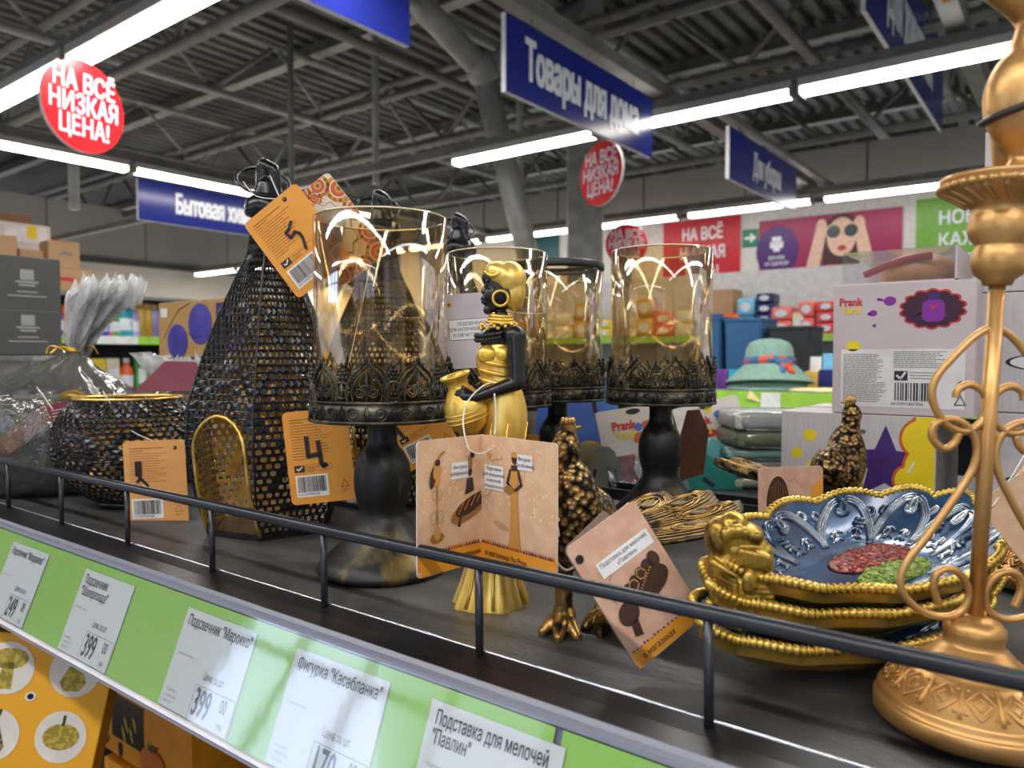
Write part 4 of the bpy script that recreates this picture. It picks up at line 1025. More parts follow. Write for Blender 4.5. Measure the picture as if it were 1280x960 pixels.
B.lathe([(0,zc(358)),(.0060,zc(358)),(.0066,zc(352)),(.0100,zc(345)),(.0116,zc(332)),(.0114,zc(318)),(.0098,zc(311)),(.0100,zc(308)),(.0128,zc(300)),(.0136,zc(286)),(.0128,zc(272)),(.0120,zc(268)),(.0130,zc(262)),(.0200,zc(249)),(.0245,zc(244)),(.0258,zc(240)),(.0250,zc(234)),(.0262,zc(231)),(.0262,zc(226)),(.0,zc(224))], m_stand, 56); B.build('capital', st)
B = MB(); n = 240; B.tube([(.0255*math.cos(2*PI*q/n), .0255*math.sin(2*PI*q/n), zc(238)) for q in range(n)], [.0016*(1+.35*math.sin(q*2*PI/n*40)) for q in range(n)], m_stand, 6, closed=True)
for q in range(18):
    a = 2*PI*q/18; B.caps((.0232*math.cos(a), .0232*math.sin(a), zc(244)), (.0155*math.cos(a+.15), .0155*math.sin(a+.15), zc(258)), .0014, .0009, m_stand, 6)
B.build('capital_rope', st)
# the bird: one body
B = MB()
def Bd(px, py, y=0.0): return Vector(((px-1272)*KS, y, (917-py)*KS))
B.caps(Bd(1288,232), Bd(1296,203), .0105, .0055, m_stand); B.ell(Bd(1291,128), .0176, .0155, .0240, m_stand); B.caps(Bd(1297,203), Bd(1293,160), .0058, .0130, m_stand)
B.caps(Bd(1298,95), Bd(1304,40), .0125, .0098, m_stand); B.ell(Bd(1306,12), .0150, .0120, .0130, m_stand)
B.caps(Bd(1290,8), Bd(1248,-14), .0105, .0092, m_stand); B.caps(Bd(1248,-14), Bd(1205,-8), .0092, .0050, m_stand); B.caps(Bd(1205,-8), Bd(1185,12), .0050, .0020, m_stand)
B.caps(Bd(1300,140,.010), Bd(1322,260,.022), .0120, .0060, m_stand)
B.build('bird', st, remesh=.0014, smooth_it=5)
B = MB()
for (y, r, cx, tl) in ((140,.0180,1291,-.35),(66,.0118,1301,-.75)):
    Rm = Matrix.Rotation(tl, 3, 'Y'); c = Bd(cx, y)
    B.tube([c+Rm @ Vector((r*1.0*math.cos(2*PI*q/36), r*.93*math.sin(2*PI*q/36), 0)) for q in range(36)], .0017, m_band, 7, closed=True)
B.build('dark_band', st)
st2 = copy_tree(st); st2.location = foot(1320, .56); st2['label'] = 'second golden bird stand farther back, cut by the right edge'
# ================================================================== card tags and their strings
m_to = mat('tag_orange', (226,150,48), .5, col2=(231,156,56), nscale=30)
m_to2 = mat('tag_pale_orange', (222,156,84), .5, col2=(227,162,92), nscale=30)
m_tink = mat('tag_brown_print', (112,66,26), .6); m_mark = mat('felt_pen_black', (34,18,18), .5); m_tw = mat('tag_white', (232,228,222), .5)
m_peach = mat('card_peach', (216,174,138), .5, col2=(224,186,152), nscale=90, lo=.45, hi=.6, detail=6)
m_peach2 = mat('card_pink_beige', (206,160,134), .5, col2=(216,174,150), nscale=90, lo=.45, hi=.6, detail=6)
m_corng = mat('card_orange_foot', (226,150,44), .5); m_cbr = mat('card_dark_brown', (60,34,24), .5); m_cgd = mat('card_gold_print', (196,140,70), .45); m_cpu = mat('card_motif_purple', (112,58,60), .5)
m_csh = mat('card_bronze_print', (150,104,54), .5); m_clab = mat('card_label_white', (226,224,224), .5); m_cl = mat('card_thin_line', (120,80,56), .5); m_hole = mat('punched_hole_dark', (26,18,14), .8)
m_kraft_hole = m_hole
def lines(B, x0, y0, w, n, dy, m, z, seed, th=.00045):
    r = random.Random(seed)
    for k in range(n):
        x = x0; L = w*r.uniform(.7, 1.0)*(0.45 if k in (1, n-1) else 1)
        while x < x0+L:
            ww = r.uniform(.0012, .0042); B.rect(x, y0-k*dy, min(x+ww, x0+L), y0-k*dy+th*(1.5 if k in (0, 1) else 1), m, z); x += ww+.0006
def barcode(B, x0, y0, w, h, z, seed, digits=True):
    B.rect(x0, y0, x0+w, y0+h, m_tw, z); r = random.Random(seed); x = x0+w*.06
    while x < x0+w*.93:
        ww = r.choice((.00028, .00028, .00056, .00084)); B.rect(x, y0+h*.22, x+ww, y0+h*.93, m_mark, z+.0002); x += ww+r.choice((.0003, .0003, .0006))
    if digits: B.text('6910397899228', x0+w*.05, y0+h*.12, w*.095, m_mark, z+.0002, 1.05)
def tick(B, x, y, w, h, z):
    B.rect(x, y, x+w, y+h, m_cbr, z); B.line([(x+w*.25,y+h*.52),(x+w*.42,y+h*.30),(x+w*.78,y+h*.78)], h*.16, m_tw, z+.0002)
def info_tag(name, M, w, h, m, mark, seed, lab, label_extra=True, hole=(.85, .90)):
    B = MB(); B.slab(rrect(0, 0, w, h, .0045), .0005, m)
    z = .0003
    lines(B, w*.10, h*.905, w*.62, 15, h*.030, m_tink, z, seed)
    if label_extra: tick(B, w*.10, h*.345, w*.16, h*.075, z); B.line([(w*.29,h*.35),(w*.68,h*.35),(w*.68,h*.42),(w*.29,h*.42),(w*.29,h*.35)], .0002, m_tink, z); lines(B, w*.31, h*.395, w*.33, 3, h*.018, m_tink, z, seed+5, .0003)
    barcode(B, w*.10, h*.075, w*.50, h*.235, z, seed+9)
    B.line([(w*.79,h*.15),(w*.85,h*.23),(w*.91,h*.15),(w*.79,h*.15)], .0004, m_tink, z); lines(B, w*.80, h*.115, w*.12, 2, h*.02, m_tink, z, seed+2, .0003)
    for P, r in mark: B.line([(w*a, h*b) for a, b in P], r*1.8, m_mark, z+.0004)
    B.disc(w*hole[0], h*hole[1], .0021, .0021, m_hole, z+.0001, 16)
    o = B.build(name); place(o, M); return tag(o, lab, 'tag')
def wire(P, par, r=.0005, m=None, name='string'):
    B = MB(); B.tube(spline([par.matrix_world.inverted() @ Vector(p) for p in P], 5), r, m or m_string, 6); return B.build(name, par)
FIVE = [([(.60,.70),(.50,.645),(.44,.64),(.455,.565),(.56,.585),(.60,.545),(.60,.49),(.56,.40),(.545,.37)], .0016)]
FOUR = [([(.335,.715),(.335,.51),(.52,.525)], .0022), ([(.505,.66),(.525,.42),(.56,.39),(.60,.41)], .0022)]
ONE = [([(.235,.74),(.235,.60)], .0040), ([(.235,.60),(.255,.545),(.205,.515)], .0016), ([(.255,.56),(.35,.49),(.375,.455),(.365,.415)], .0017)]
bpy.context.view_layer.update()
# tag 5, hung from the lantern's loop
def turned(px, py, t_, roll, yaw=YAW, tilt=0.0): p = at_t(px, py, t_); return facing(p, yaw, tilt, roll)
t5 = info_tag('paper_tag', turned(373, 374, .684, math.radians(37), YAW-.1), .062, .085, m_to, FIVE, 11, 'orange paper tag marked 5 hanging from the lantern loop', hole=(.72, .93))
# patterned tag behind it
W, H = .056, .092
B = MB(); B.slab(rrect(0, 0, W, H, .004), .0005, mat('tag_cream', (226,206,176), .5, col2=(232,214,186), nscale=20))
m_mo = mat('mandala_ochre', (206,150,56), .5); m_mr = mat('mandala_red', (200,84,48), .5); m_mw = mat('mandala_white', (238,226,204), .5); m_md = mat('mandala_brown', (130,76,40), .5); m_mg = mat('mandala_grey', (208,204,196), .5)
rnd = random.Random(5); z = .0002
for (cx, cy, R) in ((.10,.93,.014),(.42,.98,.010),(.72,.95,.012),(.97,.80,.014),(.05,.66,.012),(.98,.55,.013),(.06,.40,.013),(.96,.28,.013),(.10,.10,.015),(.5,.03,.012),(.85,.06,.014),(.28,.86,.008),(.55,.87,.008)):
    x, y = cx*W, cy*H
    def clip(P): return [(min(max(a, .0004), W-.0004), min(max(b, .0004), H-.0004)) for a, b in P]
    for k, (rr, mm) in enumerate(((1,m_mw),(.92,m_mo),(.62,m_mw),(.55,m_mr),(.30,m_mo),(.14,m_md))):
        B.poly(clip([(x+R*rr*math.cos(2*PI*q/20), y+R*rr*math.sin(2*PI*q/20)) for q in range(20)]), mm, z+.00012*k)
    for q in range(12):
        a = 2*PI*q/12; p = (x+R*.77*math.cos(a), y+R*.77*math.sin(a))
        if 0.002 < p[0] < W-.002 and .002 < p[1] < H-.002: B.disc(p[0], p[1], R*.11, R*.11, m_mr if q % 2 else m_md, z+.0009, 8)
P = []
for q in range(48): a = 2*PI*q/48; k = 1+.10*math.cos(8*a); P.append((W*.5+.0165*k*math.cos(a), H*.52+.026*k*math.sin(a)))
B.poly(P, m_md, z+.0011); B.poly([(W*.5+(x-W*.5)*.965, H*.52+(y-H*.52)*.975) for x, y in P], m_mg, z+.0012)
for k in range(3): B.line([(W*.36,H*(.60-.06*k)),(W*.64,H*(.60-.06*k))], .0006, m_md, z+.0014)
B.disc(W*.10, H*.87, .0021, .0021, m_hole, z+.0016, 16)
o = B.build('paper_tag'); place(o, turned(428, 360, .700, math.radians(38), YAW)); tag(o, 'orange and cream tag with mandala pattern behind the tag marked 5', 'tag')
bpy.context.view_layer.update()
lp = lan.matrix_world @ Vector((-.012, -.022, .347))
hp = t5.matrix_world @ Vector((.062*.72, .085*.93, .0006)); wire([lp, (lp+hp)/2+Vector((-.004,-.004,-.006)), hp], t5)
hp = o.matrix_world @ Vector((W*.10, H*.87, .001)); lp2 = lan.matrix_world @ Vector((.016,-.016,.352)); wire([lp2, (lp2+hp)/2+Vector((0,0,-.005)), hp], o)
# tag 4
p4 = at_t(365, 632, .668)
t4 = info_tag('paper_tag', facing(p4, YAW+.05, -.02, math.radians(5.5)), .0575, .0835, m_to, FOUR, 23, 'orange paper tag marked 4 leaning on the tall lantern', hole=(.84, .93))
hp = t4.matrix_world @ Vector((.0575*.84, .0835*.93, .0006)); wire([hp, hp+Vector((.0,.01,.03)), l2.matrix_world @ Vector((.02,-.03,.30))], t4)
# tag of the bowl
t1 = info_tag('paper_tag', turned(159, 657, .795, math.radians(2.2), YAW), .066, .090, m_to2, ONE, 37, 'pale orange paper tag with a scribbled pen mark, in front of the round bowl', False, (.84, .905))
hp = t1.matrix_world @ Vector((.066*.84, .090*.905, .0006)); rp = on_y(176, 492, 0.36)
pb = bpy.data.objects['openwork_bowl'].matrix_world @ Vector((.035, -.045, .1365)); wire([hp, hp+(pb-hp)*.5+Vector((-.014,-.003,-.012)), pb], t1)
# tag behind the pedestal, and a dark one behind the rear holder
info_tag('paper_tag', turned(512, 590, .72, math.radians(28), YAW), .056, .076, m_to, [([(.1,.5),(.14,.62),(.2,.4)], .002)], 51, 'orange paper tag half hidden between pedestal and gold figurine', True)
info_tag('paper_tag', turned(640, 582, .90, math.radians(-6), YAW), .056, .040, m_to, [], 57, 'orange paper tag corner showing right of the gold figurine', False)
B = MB(); B.slab([(0,0),(.030,.010),(.034,.062),(.020,.088),(.004,.086),(-.004,.05)], .0006, mat('tag_dark_brown', (96,52,24), .5, col2=(72,38,18), nscale=20)); o = B.build('paper_tag'); place(o, turned(850, 602, .90, -.05, YAW+.2)); tag(o, 'dark brown tag hanging behind the rightmost candle holder', 'tag')
# greyish tag hung behind the figurine's face
W, H = .040, .062; m_gy = mat('tag_lilac_grey', (206,196,200), .5, col2=(190,178,186), nscale=22, lo=.45, hi=.6)
B = MB(); B.slab(rrect(0,0,W,H,.003), .0005, m_gy); B.disc(W*.10, H*.86, .0022, .0022, m_mo, .0003, 14); B.disc(W*.10, H*.86, .0010, .0010, m_hole, .0005, 12)
B.rect(W*.06, H*.38, W*.97, H*.66, m_tink, .0002); B.rect(W*.07, H*.387, W*.96, H*.653, m_clab, .0004)
for k, s in enumerate(('ПОДСВЕЧНИК', 'ДЛЯ АНТИЧНОЙ СВЕЧИ', 'И СВЕЧИ СТОЛБИК')): B.text(s, W*.52, H*(.595-.075*k), .0040, m_mark, .0006, .78, 'CENTER')
o = B.build('paper_tag'); place(o, turned(561, 462, .625, math.radians(4), YAW)); tag(o, 'lilac grey tag with a boxed text hanging behind the figurine', 'tag')
bpy.context.view_layer.update()
hp = o.matrix_world @ Vector((W*.10, H*.86, .0006)); wire([hp, at_t(590, 375, .66), at_t(660, 372, .69), at_t(686, 388, .72), at_t(660, 392, .715), at_t(575, 382, .65), hp], o, .0004, mat('thin_gold_cord', (190,170,130), .5))
# ---- folded card in front of the gold figurine
def paint_woman(B, x, y, s, z):
    B.poly([(x-.0030*s,y+.020*s),(x+.0030*s,y+.020*s),(x+.0028*s,y),(x+.0045*s,y-.020*s),(x+.0058*s,y-.026*s),(x-.0058*s,y-.026*s),(x-.0040*s,y-.020*s),(x-.0030*s,y)], m_cgd, z)
    B.disc(x, y+.0275*s, .0024*s, .0032*s, m_cbr, z, 14); B.disc(x, y+.0298*s, .0026*s, .0018*s, m_cgd, z+.0001, 14)
    for q in (-1, 1): B.line([(x+q*.0034*s,y+.0205*s),(x+q*.0060*s,y+.0125*s),(x+q*.0005*s,y+.0085*s)], .0018*s, m_cbr, z+.0001)
    B.disc(x-.0045*s, y+.0085*s, .0042*s, .0026*s, m_csh, z+.0002, 14); B.rect(x-.0028*s, y+.0205*s, x+.0028*s, y+.0235*s, m_cbr, z)
fold = Vector((0,0,0)); K0 = foot(601, .488); HC = .0835
tf = thing('folded_card', 'folded peach card picturing three figurines, hung on the gold figurine', 'card', (K0.x, K0.y, SH+.0405))
pl = at_t(521, 640, .448); prr = at_t(697, 640, .437)
for side, pt in (('l', pl), ('r', prr)):
    d = Vector((pt.x-K0.x, pt.y-K0.y, 0)); Wc = d.length; d = d.normalized()
    B = MB(); ex = -d if side == 'l' else d; nz = ex.cross(Vector((0,0,1)))
    x0, x1 = (-Wc, 0) if side == 'l' else (0, Wc)
    P = rrect(x0, 0, x1, HC, .0032)
    if side == 'l': P = [(min(a, 0), b) if a > -.0033 else (a, b) for a, b in P]; P = [((0 if a > -.0034 else a), (0 if a > -.0034 and b < .0034 else HC if a > -.0034 and b > HC-.0034 else b)) for a, b in P]
    else: P = [((0 if a < .0034 else a), (0 if a < .0034 and b < .0034 else HC if a < .0034 and b > HC-.0034 else b)) for a, b in P]
    Q = [];
    for p in P:
        if not Q or (abs(p[0]-Q[-1][0])+abs(p[1]-Q[-1][1])) > 1e-6: Q.append(p)
    if (abs(Q[0][0]-Q[-1][0])+abs(Q[0][1]-Q[-1][1])) < 1e-6: Q.pop()
    B.slab(Q, .0005, m_peach, m_tw); z = .0002
    B.rect(x0+.0006 if side == 'l' else x0, .0034, x1 if side == 'l' else x1-.0006, .0135, m_corng, z); B.rect(x0+.0034 if side == 'l' else x0, .0003, x1 if side == 'l' else x1-.0034, .0034, m_corng, z)
    r = random.Random(2); x = x0+.001
    while x < x1-.003: B.poly([(x,.0132),(x+.0012,.0160),(x+.0024,.0132)], r.choice((m_cpu, m_mr, m_md, m_cpu)), z+.0002); x += r.uniform(.0014, .0026)
    for k in range(60):                                   # faint damask rosettes on the card
        xx, yy = r.uniform(x0+.004, x1-.004), r.uniform(.035, HC-.004); B.disc(xx, yy, .0011, .0011, mat('damask_pale', (226,190,156), .5), z, 7)
    if side == 'l':
        B.disc(-.0085, HC-.0125, .0020, .0020, m_hole, z+.0006, 16)
        B.text('коллекции', -.0105, .0078, .0046, m_cbr, z+.0006, .8, 'CENTER', .008)
        B.rect(-.0265, HC-.0265, -.0120, HC-.0160, m_clab, z+.0003); B.text('Фигурка', -.0192, HC-.0192, .0033, m_mark, z+.0005, .9, 'CENTER'); B.text('«Марокко»', -.0192, HC-.0232, .0033, m_mark, z+.0005, .9, 'CENTER')
        X = -.0385; B.disc(X, .0225, .0058, .0032, m_csh, z+.0003, 18); B.disc(X, .0255, .0026, .0045, m_cgd, z+.0004, 14); B.rect(X-.0004, .029, X+.0004, .056, m_csh, z+.0003)
        for q in (-1, 1):
            for (yy, rr) in ((.035,.0028),(.049,.0022)): B.line([(X+q*rr+rr*.8*math.cos(a/8*2*PI), yy+rr*1.5*math.sin(a/8*2*PI)) for a in range(9)], .0003, m_csh, z+.0003)
        B.poly([(X-.002,.0545),(X+.002,.0545),(X+.0035,.0590),(X-.0035,.0590)], m_cgd, z+.0004); B.disc(X, .0635, .0034, .0052, m_cgd, z+.0005, 16, -.2); B.disc(X-.0035, .0600, .0024, .0070, m_cbr, z+.00045, 14, -.2); B.disc(X+.0002, .0690, .0022, .0022, m_cbr, z+.0006, 12)
        B.line([(X+.0005,.0700),(X+.0025,.0735),(X+.0060,.0752)], .0011, m_csh, z+.0006)
        B.disc(-.0095, .0375, .0185, .0068, m_csh, z+.0003, 26, .38); B.disc(-.0090, .0395, .0150, .0048, m_cbr, z+.0004, 26, .38)
        for q in range(5): B.line([(-.021+q*.0055,.0345+q*.002),(-.016+q*.0055,.0415+q*.002)], .0006, m_cgd, z+.0006)
        B.poly([(-.0150,.046),(-.0070,.048),(-.0080,.0565),(-.0130,.0565)], m_cbr, z+.0005); B.disc(-.0105, .0605, .0018, .0028, m_cbr, z+.0005, 12); B.rect(-.0122, .0622, -.0088, .0700, m_csh, z+.0006); B.line([(-.020,.0270),(-.0185,.0335)], .0024, m_cbr, z+.0003)
        B.line([(-.0200,HC-.0268),(-.0250,.0535)], .0002, m_cl, z+.0003)
    else:
        B.disc(.0085, HC-.0125, .0020, .0020, m_cgd, z+.0006, 16)
        B.text('в магазинах Fix Price', .0050, .0075, .0050, m_cbr, z+.0006, .80, 'LEFT', .008)
        B.rect(.0040, HC-.0345, .0225, HC-.0190, m_clab, z+.0003)
        for k, s in enumerate(('Подставка', 'для украшений', 'и мелочей', '«Касабланка»')): B.text(s, .01325, HC-.0212-.0037*k, .0031, m_mark, z+.0005, .9, 'CENTER')
        B.rect(.0345, HC-.0190, .0485, HC-.0095, m_clab, z+.0003); B.text('Фигурка', .0415, HC-.0123, .0032, m_mark, z+.0005, .85, 'CENTER'); B.text('«Касабланка»', .0415, HC-.0162, .0032, m_mark, z+.0005, .85, 'CENTER')
        paint_woman(B, .0325, .0420, 1.05, z+.0004)
        B.line([(.0425,HC-.0192),(.0410,.0600),(.0370,.0560)], .0002, m_cl, z+.0003); B.line([(.0120,HC-.0347),(.0060,.0440),(.0005,.0425)], .0002, m_cl, z+.0003)
        B.disc(.0200, .0270, .008, .0020, mat('card_soft_print', (190,142,108), .5), z+.0002, 18, -.2)
    B.build('card_leaf', tf, M=frame(Vector((0,0,0)), ex, Vector((0,0,1)), nz))
bpy.context.view_layer.update()
inv = tf.matrix_world.inverted()
def T(px, py, t_): return inv @ at_t(px, py, t_)
B = MB(); B.tube(spline([T(586, 562, .473), T(581, 545, .478), T(579, 522, .485), T(586, 500, .490), T(603, 483, .492), T(615, 478, .494)], 6), .00055, m_string, 6)
B.tube(spline([T(586, 562, .473), T(596, 567, .476), T(606, 566, .477), T(615, 561, .471)], 5), .00055, m_string, 6); B.tube(spline([T(618, 492, .492), T(620, 520, .492), T(618, 545, .488)], 5), .00060, m_string, 6); B.build('string', tf)
# ---- card of the front peacock
def art_peacock_card(B, W, H, z):
    B.rect(W*.20, H*.66, W*.94, H*.78, m_clab, z+.0002); B.text('Подставка для мелочей', W*.57, H*.745, .0035, m_mark, z+.0004, .82, 'CENTER'); B.text('«Павлин»', W*.57, H*.695, .0035, m_mark, z+.0004, .9, 'CENTER')
    B.disc(W*.62, H*.44, W*.29, H*.10, m_cbr, z+.0003, 28, .12)
    for q in range(5): B.disc(W*(.38+.11*q), H*(.48+.022*q), W*.075, H*.06, m_cbr, z+.0004, 18)
    for q in range(12): B.disc(W*(.40+.03*q), H*(.40+.012*q), .0005, .0005, m_cgd, z+.0006, 6)
    for (a, b) in ((.46,.50),(.60,.535)): B.line([(W*a+.003*math.cos(k), H*b+.003*math.sin(k)) for k in range(7)], .0006, m_cgd, z+.0006)
    B.disc(W*.24, H*.36, W*.14, H*.08, m_cbr, z+.0003, 18, .5); B.poly([(W*.2,H*.3),(W*.3,H*.3),(W*.26,H*.18),(W*.16,H*.20)], m_cbr, z+.0003)
    B.line([(W*.30,H*.66),(W*.20,H*.60),(W*.16,H*.52),(W*.18,H*.46)], .0003, m_cl, z+.0003)
    B.rect(.0006, .0006, W-.0006, H*.12, m_corng, z+.0002); r = random.Random(9); x = .002
    while x < W-.003: B.rect(x, H*.12, x+.0014, H*.12+r.uniform(.0006, .0016), m_cpu, z+.0003); x += r.uniform(.002, .0032)
    B.text('в магазинах', W*.12, H*.06, .0050, m_cbr, z+.0004, .8, 'LEFT', .006)
W, H = .0500, .0760
tp = thing('folded_card', 'pink beige card picturing a peacock tray, tied to the front peacock', 'card'); 
MW = turned(712, 697, .402, math.radians(29), YAW+.30, .25) @ Matrix.Translation((0, -H*.93, 0)); place(tp, MW)
B = MB(); B.slab(rrect(0,0,W,H,.0042), .0005, m_peach2, m_tw); art_peacock_card(B, W, H, .0002); B.disc(W*.08, H*.88, .0024, .0024, m_hole, .0012, 16); B.build('card_leaf', tp)
B = MB(); B.slab(rrect(0,0,W,H,.0042), .0005, mat('card_back_leaf', (140,116,104), .55, col2=(120,98,88), nscale=60)); B.build('card_leaf', tp, M=Matrix.Translation((0,0,-.0012)) @ Matrix.Rotation(math.radians(30), 4, 'Y') @ Matrix.Translation((0,0,-.0002)))
# ---- card of the rear peacock and the card at the right edge
W, H = .060, .045
B = MB(); B.slab(rrect(0,0,W,H,.004), .0005, m_peach2, m_tw)
P = [(W*.30+.0105*math.cos(PI*q/14)*(1 if q < 15 else 1), .012+.0250*math.sin(PI*q/14)) for q in range(15)]; B.poly(P+[(W*.30-.0105,.004),(W*.30+.0105,.004)], m_cbr, .0003)
for q in range(7): B.line([(W*.30-.008+.0027*q,.014),(W*.30-.006+.002*q,.034-abs(q-3)*.002)], .0004, m_csh, .0005)
for q in range(24): B.disc(W*.30-.009+.0026*(q % 8), .006+.0028*(q//8), .0006, .0006, m_csh, .0005, 6)
B.line([(W*.46,.032),(W*.56,.034),(W*.68,.026)], .0003, m_cl, .0003); B.poly([(W*.80,.012),(W*.99,.018),(W*.99,.036),(W*.82,.026)], m_corng, .0003)
o = B.build('folded_card'); place(o, turned(948, 648, .66, math.radians(1), YAW+.1)); tag(o, 'pink beige card with a brown beehive shape, behind the blue dish', 'card')
W, H = .060, .075
B = MB(); B.slab(rrect(0,0,W,H,.004), .0005, m_peach, m_tw); B.poly([(W*.3,H*.45),(W*.9,H*.35),(W*.95,H*.82),(W*.5,H*.88)], mat('card_yellow', (226,170,40), .5), .0003); B.line([(W*.38,H*.5),(W*.5,H*.6),(W*.55,H*.4),(W*.42,H*.32),(W*.55,H*.25)], .0016, m_cbr, .0006); B.disc(W*.65, H*.45, .005, .004, m_cbr, .0006, 14)
o = B.build('folded_card'); place(o, turned(1314, 748, .47, math.radians(38), YAW-.1)); bpy.context.view_layer.update(); hp = o.matrix_world @ Vector((.006, .068, .0005)); wire([hp, hp+Vector((.01,.02,.02)), st2.matrix_world @ Vector((-.004, -.003, .15))], o); tag(o, 'peach card with a yellow printed corner behind the golden stand pole', 'card')
# ================================================================== goods on the rear half of the gondola
m_bx = mat('carton_grey_white', (196,190,190), .45, col2=(206,200,200), nscale=120, stretch=(6,1,.3), lo=.4, hi=.6)
m_bxp = mat('carton_pink_white', (204,188,190), .4, col2=(212,198,200), nscale=10)
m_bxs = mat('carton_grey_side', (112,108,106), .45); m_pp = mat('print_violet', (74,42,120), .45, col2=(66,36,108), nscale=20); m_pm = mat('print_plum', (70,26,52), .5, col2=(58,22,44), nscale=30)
m_pb = mat('print_bright_violet', (130,40,150), .45); m_py = mat('print_yellow', (236,206,30), .45); m_pr = mat('print_red', (200,52,56), .5); m_pg = mat('print_green', (70,150,80), .5); m_pk = mat('print_black', (38,36,40), .5); m_pw = mat('print_white', (224,220,218), .5); m_pgr = mat('print_grey', (134,130,130), .5); m_prd = mat('print_orange_edge', (206,90,36), .45)
def blob_outline(cx, cy, rx, ry, n, amp=.12, k=8):
    return [(cx+rx*(1+amp*abs(math.sin(n*PI*i/96)))*math.cos(2*PI*i/96), cy+ry*(1+amp*abs(math.sin(n*PI*i/96)))*math.sin(2*PI*i/96)) for i in range(96)]
def carton(name, x0, x1, y0, y1, z0, z1, m, art, lab, mside=None, group=None):
    """closed carton; art is drawn on its front face, which looks at the aisle"""
    t = thing(name, lab, 'box', ((x0+x1)/2, y0, SH+z0), group=group)
    W, H, D = x1-x0, z1-z0, y1-y0
    B = MB(); B.box(-W/2, W/2, 0, D, 0, H, m)
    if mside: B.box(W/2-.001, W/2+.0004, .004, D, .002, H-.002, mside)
    B.T = frame(Vector((-W/2, 0, 0)), Vector((1,0,0)), Vector((0,0,1)), Vector((0,-1,0)))
    if art: art(B, W, H, .0004)
    B.T = Matrix.Identity(4)
    B.build('carton', t, bevel=.0012)
    B = MB(); B.box(-W/2+.001, W/2-.001, D*.5-.0004, D*.5+.0004, H, H+.0006, m_pgr); B.build('lid_seam', t)
    return t
def art_star(B, W, H, z):
    for (x, y, r, m) in ((.205,.78,.007,m_py),(.115,.60,.006,m_py),(.235,.47,.0085,m_py),(.49,.76,.007,m_pb),(.555,.84,.003,m_pgr)): B.poly([(W*x+r*(1+.15*math.sin(q*2.3))*math.cos(2*PI*q/14), H*y+r*(1+.15*math.sin(q*1.7))*math.sin(2*PI*q/14)) for q in range(14)], m, z)
    B.disc(W*.46, H*.30, .0055, .0055, m_pg, z); 
    for k in range(3): B.rect(W*(.53+.015*k), H*.835, W*(.54+.015*k), H*.85, m_pk, z)
    cx, cy, R = W*.70, H*.55, H*.36; P = []
    for q in range(10): r = R*(1.0 if q % 2 == 0 else .46); a = PI/2+q*PI/5; P.append((cx+r*math.cos(a)*.92, cy+r*math.sin(a)))
    c0 = (cx, cy)
    for q in range(10): B.poly([c0, P[q], P[(q+1) % 10]], m_pp, z)
    def puff(L, m, zz):
        for i_, (x, y, r) in enumerate(L):
            P2 = [(min(W-.0005, max(.0005, W*x+r*W*math.cos(2*PI*q/28))), min(H-.0005, max(.0005, H*y+r*W*math.sin(2*PI*q/28)))) for q in range(28)]
            B.poly(P2, m, zz+i_*.00005)
    L = [(.93,.80,.13),(.86,.42,.10),(.96,.55,.14),(.76,.18,.085),(.88,.15,.14),(1.0,.3,.14),(1.0,.95,.12)]
    puff([(x, y, r+.018) for x, y, r in L], m_prd, z+.0003)
    puff(L, m_py, z+.0008)
    for (x, y) in ((.87,.50),(.75,.26)): B.line([(W*x-.004,H*y),(W*x+.001,H*y+.010)], .002, m_pw, z+.0014)
XB_ = .85
def bx(px, py, y=XB_): q = on_y(px, py, y); return q.x, q.z-SH
x0 = bx(977, 515)[0]; x1 = bx(1166, 600)[0]; zt = bx(1060, 517)[1]
carton('printed_carton', x0, x1+.002, XB_, XB_+.17, 0, zt, m_bx, art_star, 'grey white carton with a violet star, under the pink carton', m_bxs)
